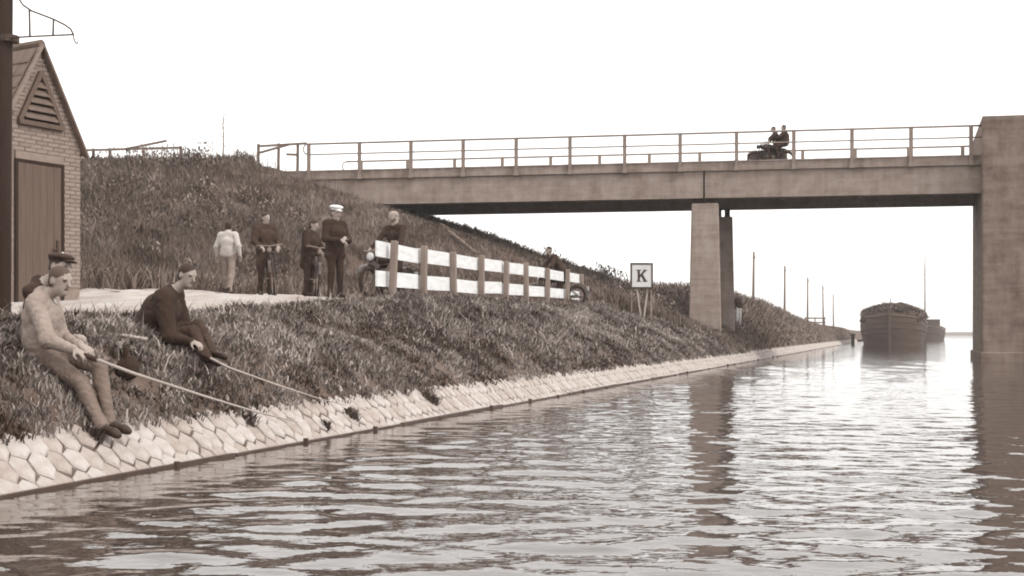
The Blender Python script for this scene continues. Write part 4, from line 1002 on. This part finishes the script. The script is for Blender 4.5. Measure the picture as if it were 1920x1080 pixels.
# farther motorcycle behind the fence
mx2, my2 = (1043-960)/2300*38.6, 38.6
motorbike(mx2, my2, math.radians(196), "motorcycle behind the far end of the white fence", 0)
Ji, f = stand((1040-960)/2300*38.4, 38.4, math.radians(200), 1.88, dict(hipL=(-.26,.09,.95), hipR=(-.26,-.09,.95), shL=(.06,.19,1.40), shR=(.06,-.19,1.40), head=(.19,0,1.60), elL=(.22,.28,1.12), elR=(.22,-.28,1.12), wrL=(.44,.2,1.02), wrR=(.44,-.2,1.02), knL=(-.14,.1,.5), knR=(-.14,-.1,.5), anL=(-.2,.1,.09), anR=(-.2,-.1,.09), toL=(-.04,.12,.04), toR=(-.04,-.12,.04)))
person(Ji, mset(M_dcloth2, M_dcloth), "man in dark jacket leaning forward behind the far end of the white fence", "people on the road", .015, f, hairlow=.01, bulk=1.25)
# motorcycle with two people on the bridge, heading left
lxm = px_on_bridge(1431); bp_ = B0+BX*(lxm*KS+.35)+BY*1.0; hb_ = BANG+math.pi
mbk = motorbike(bp_[0], bp_[1], hb_, "motorcycle with a low dark sidecar carrying two people across the bridge", 0, z=bz(7.41))
sc_ = MB().add(*[[(x, -.62+y*w_, z*.85) for x, w_, z0, z1 in ((1.0,.12,.62,.74),(.75,.24,.42,.86),(.2,.30,.36,.92),(-.35,.32,.36,.98),(-.62,.30,.42,.98),(-.72,.2,.55,.9)) for y, z in ((-1,z0),(1,z0),(1,z1),(-1,z1))],
   [(i*4+j, i*4+(j+1)%4, (i+1)*4+(j+1)%4, (i+1)*4+j) for i in range(5) for j in range(4)]+[(0,1,2,3),(23,22,21,20)]]).build("sidecar", M_black, mbk, bevel=.03)
wheel(sc_, -.1, .30, .045, 16, .05, -1.02)
Jk, f = ride(bp_[0], bp_[1], hb_, bz(7.41), .12); person(Jk, mset(M_dcloth, M_dcloth), "front rider of the motorcycle on the bridge", "motorcyclists", .016, f, bulk=1.4)
Jl, f = ride(bp_[0], bp_[1], hb_, bz(7.41), .04, True); person(Jl, mset(M_dcloth2, M_dcloth), "passenger behind the rider on the bridge motorcycle", "motorcyclists", .016, f, bulk=1.4)
# figure by the pier foot
xp, yp = (1384-960)/2300*61, 61.0; Jp, f = stand(xp, yp, math.radians(-60), 1.66)
person(Jp, mset(M_dcloth2, mat("white_trousers", .6, .5, 8, .9)), "small figure in dark top and white trousers standing right of the bridge pier", "people on the road", .017, f)

# ------------------------------------------------------------------ barges
def hull_mesh(Ln, B, fb, sheer, n=22, m=10, full=.20):
    vs = []; fs = []
    for i in range(n+1):
        a = i/n; x = Ln/2 - a*Ln
        e = min(1, a/full); hb = B/2*math.sqrt(max(0, 1-(1-e)**2.2)); e2 = min(1, (1-a)/(full*.9)); hb *= math.sqrt(max(0.0, 1-(1-e2)**2.4))*.999+.001
        top = fb + sheer*(abs(a-.5)*2)**3
        for j in range(m+1):
            b = j/m; z = -.5 + (top+.5)*b; fl = .86+.14*min(1, b*1.5) if 0 < i < n else 1
            xo = (.9*(1-b)**1.4)*(-1 if i < n/2 else 1)*max(0, 1-min(a,1-a)/full)
            vs.append((x+xo, max(hb,.03)*fl, z))
    k = len(vs); vs += [(x, -y, z) for x, y, z in vs]
    for i in range(n):
        for j in range(m):
            q = i*(m+1)+j; fs.append((q, q+m+1, q+m+2, q+1)); fs.append((k+q, k+q+1, k+q+m+2, k+q+m+1))
    for j in range(m):                          # close stem and stern
        fs.append((j, j+1, k+j+1, k+j)); q = n*(m+1)+j; fs.append((q, k+q, k+q+1, q+1))
    deck = [i*(m+1)+m for i in range(n+1)]
    for i in range(n): fs.append((deck[i], k+deck[i], k+deck[i+1], deck[i+1]))
    return vs, fs
def barge(x, y, hd, Ln, B, fb, sheer, label, mastz=None, cargo=True, mastx=0):
    r = root("cargo_barge", (x, y, 0), hd, label, "barge", "barges on the canal")
    v, f = hull_mesh(Ln, B, fb, sheer); mb = MB(); mb.add(v, f); h = mb.build("hull", M_hull, r, True)
    for q in range(12): pass
    n = 22; m = 10
    for lev, rr, mm in ((.96,.10,M_strake), (.62,.06,M_strake), (.78,.05,M_hull), (.47,.05,M_hull)):
        for sg in (1, -1):
            pts = []
            for i in range(n+1):
                j = lev*m; j0 = int(j); a = Vector(v[i*(m+1)+j0]); b = Vector(v[i*(m+1)+min(j0+1,m)]); p = a+(b-a)*(j-j0); pts.append((p.x, p.y*sg*1.004, p.z))
            mb = MB(); mb.tube(pts, rr, 6); mb.build("rubbing_strake", mm, h, True)
    mb = MB(); mb.bar((Ln/2+.03,0,-.2),(Ln/2+.12,0,fb+sheer+.55), .22, .26); mb.build("stem_post", M_strake, h)
    for sg in (1,-1):
        mb = MB(); mb.box(-Ln*.36, Ln*.36, sg*B*.40-.05, sg*B*.40+.05, fb-.05, fb+.65); mb.build("hatch_coaming", M_hull, r)
        mb = MB(); mb.lathe([(.10,0),(.10,.4),(.15,.42),(.15,.5)], 8, 'z', (Ln*.43, sg*B*.25, fb+sheer*.55)); mb.build("bollard", M_iron, r)
    mb = MB(); mb.box(-Ln*.45, -Ln*.38, -B*.28, B*.28, fb-.05, fb+1.9).box(-Ln*.455, -Ln*.375, -B*.30, B*.30, fb+1.9, fb+2.0); mb.build("deckhouse", M_strake, r)
    mb = MB(); mb.tube([(Ln*.455,.0,fb+sheer*.8),(Ln*.455,.02,fb+sheer+1.6)], .05, 6); mb.build("flag_staff", M_farpole, r)
    if mastz:
        mb = MB(); mb.tube([(mastx,0,fb),(mastx-.3,0,mastz)], [.16,.07], 8); mt = mb.build("mast", M_farpole, r, True)
        mb = MB(); mb.tube([(mastx-.3,0,mastz*.98),(Ln*.45,0,fb+sheer)], .02, 4); mb.build("stay", M_iron, mt)
        mb = MB(); mb.tube([(mastx,0,fb+1.8),(mastx-6.5,0.3,fb+2.4)], .1, 7); mb.build("boom", M_farpole, r)
    return r
Yb = 126.0; xb_ = (1678-960)/2300*Yb; hd = math.atan2(-.953, -.303)
L1 = 34.0; cen = np.array([xb_, Yb])+U*(L1/2)+np.array([.0,0]); hy = hd-.03
barge(cen[0], cen[1], hy, L1, 6.6, 2.45, .75, "big dark barge with a heaped load coming towards the bridge")
# the heap of brushwood in its hold
hv = []; pr = random.Random(31); ca, sa = math.cos(hy), math.sin(hy)
bb = Body()
for i in range(120):
    lx_ = pr.uniform(-11.5, 14.2); ly_ = pr.uniform(-3.0, 3.0); zz = 3.15+.95*(1-(ly_/3.5)**2)*pr.uniform(.45,1.35)-max(0, lx_-12)*.3
    bb.ell((lx_, ly_, zz-.25), (pr.uniform(.4,.9), pr.uniform(.35,.7), pr.uniform(.25,.5)), 0, .15)
for q in np.linspace(-11.5,14,18): bb.cap((q,-2.5,2.8),(q,2.5,2.8),.6,.55,0,.2)
ho = link("brushwood_heap", bb.mesh("brushwood_heap", .11, [M_cargo], (0,0,0))); ho.location = (cen[0], cen[1], 0); ho.rotation_euler = (0,0,hy); tag(ho, "lumpy dark heap of cargo piled on the big barge", "cargo")
N = 9000; lx_ = -11.5+26*RNG.random(N); ly_ = RNG.uniform(-3.05,3.05,N); zz = 3.0+1.05*(1-(ly_/3.6)**2)+.2*RNG.random(N)-np.clip(lx_-12.5,0,None)*.3
ob = blades("loose_twigs", np.stack([lx_,ly_,zz],-1), .2+.4*RNG.random(N), .05+.08*RNG.random(N), .4+1.2*RNG.random(N), .4*RNG.random(N), M_scrub, "loose twigs sticking out of the barge load", "cargo"); ob.location = (cen[0],cen[1],0); ob.rotation_euler = (0,0,hy)
Y2 = 215.0; x2 = (1741-960)/2300*Y2; c2 = np.array([x2, Y2])+U*11
barge(c2[0], c2[1], hd-.1, 24.0, 5.2, 1.9, .8, "smaller masted barge following behind the big barge", CAM_H+(626-474)*(Y2+6)/2300, mastx=5.0)

# small rail fence and bollard far along the bank
Yf = 116.0; xf_ = (1528-960)/2300*Yf; gf = gz(xf_, Yf)
sf = root("rail_fence", (xf_, Yf, gf), 0, "tiny rail fence far along the bank beside a telegraph pole", "fence")
for q in (-.9, 0, .9): MB().bar((q,0,-.3),(q,0,1.0),.09,.09).build("fence_post", M_farpole, sf)
for z in (.9, .5): MB().bar((-1.0,-.06,z),(1.0,-.06,z),.03,.13).build("rail", M_farpole, sf)
Yq = 140.0; xq = (1599-960)/2300*Yq; gq = gz(xq, Yq)
bl = root("mooring_bollard", (xq, Yq, gq), 0, "short dark post at the water's edge left of the barge bow", "bollard")
MB().lathe([(.22,-.6),(.20,.6),(.2,.8),(.34,.85),(.34,1.0),(.1,1.08)], 10).build("post", M_iron, bl)

# ------------------------------------------------------------------ hazy air
hz = MB(); hz.box(-1400, 2400, -60, 1300, -3.0, 22.0)
hm_ = bpy.data.materials.new("haze_air"); hm_.use_nodes = True; hn = hm_.node_tree.nodes; hn.clear()
ho_ = hn.new("ShaderNodeOutputMaterial"); pv = hn.new("ShaderNodeVolumePrincipled")
pv.inputs["Color"].default_value = (.96, .94, .92, 1); pv.inputs["Density"].default_value = .0006; pv.inputs["Anisotropy"].default_value = .2
hm_.node_tree.links.new(pv.outputs[0], ho_.inputs["Volume"])
hzo = hz.build("haze", hm_); tag(hzo, "pale hazy air over the canal", "haze", kind="stuff")
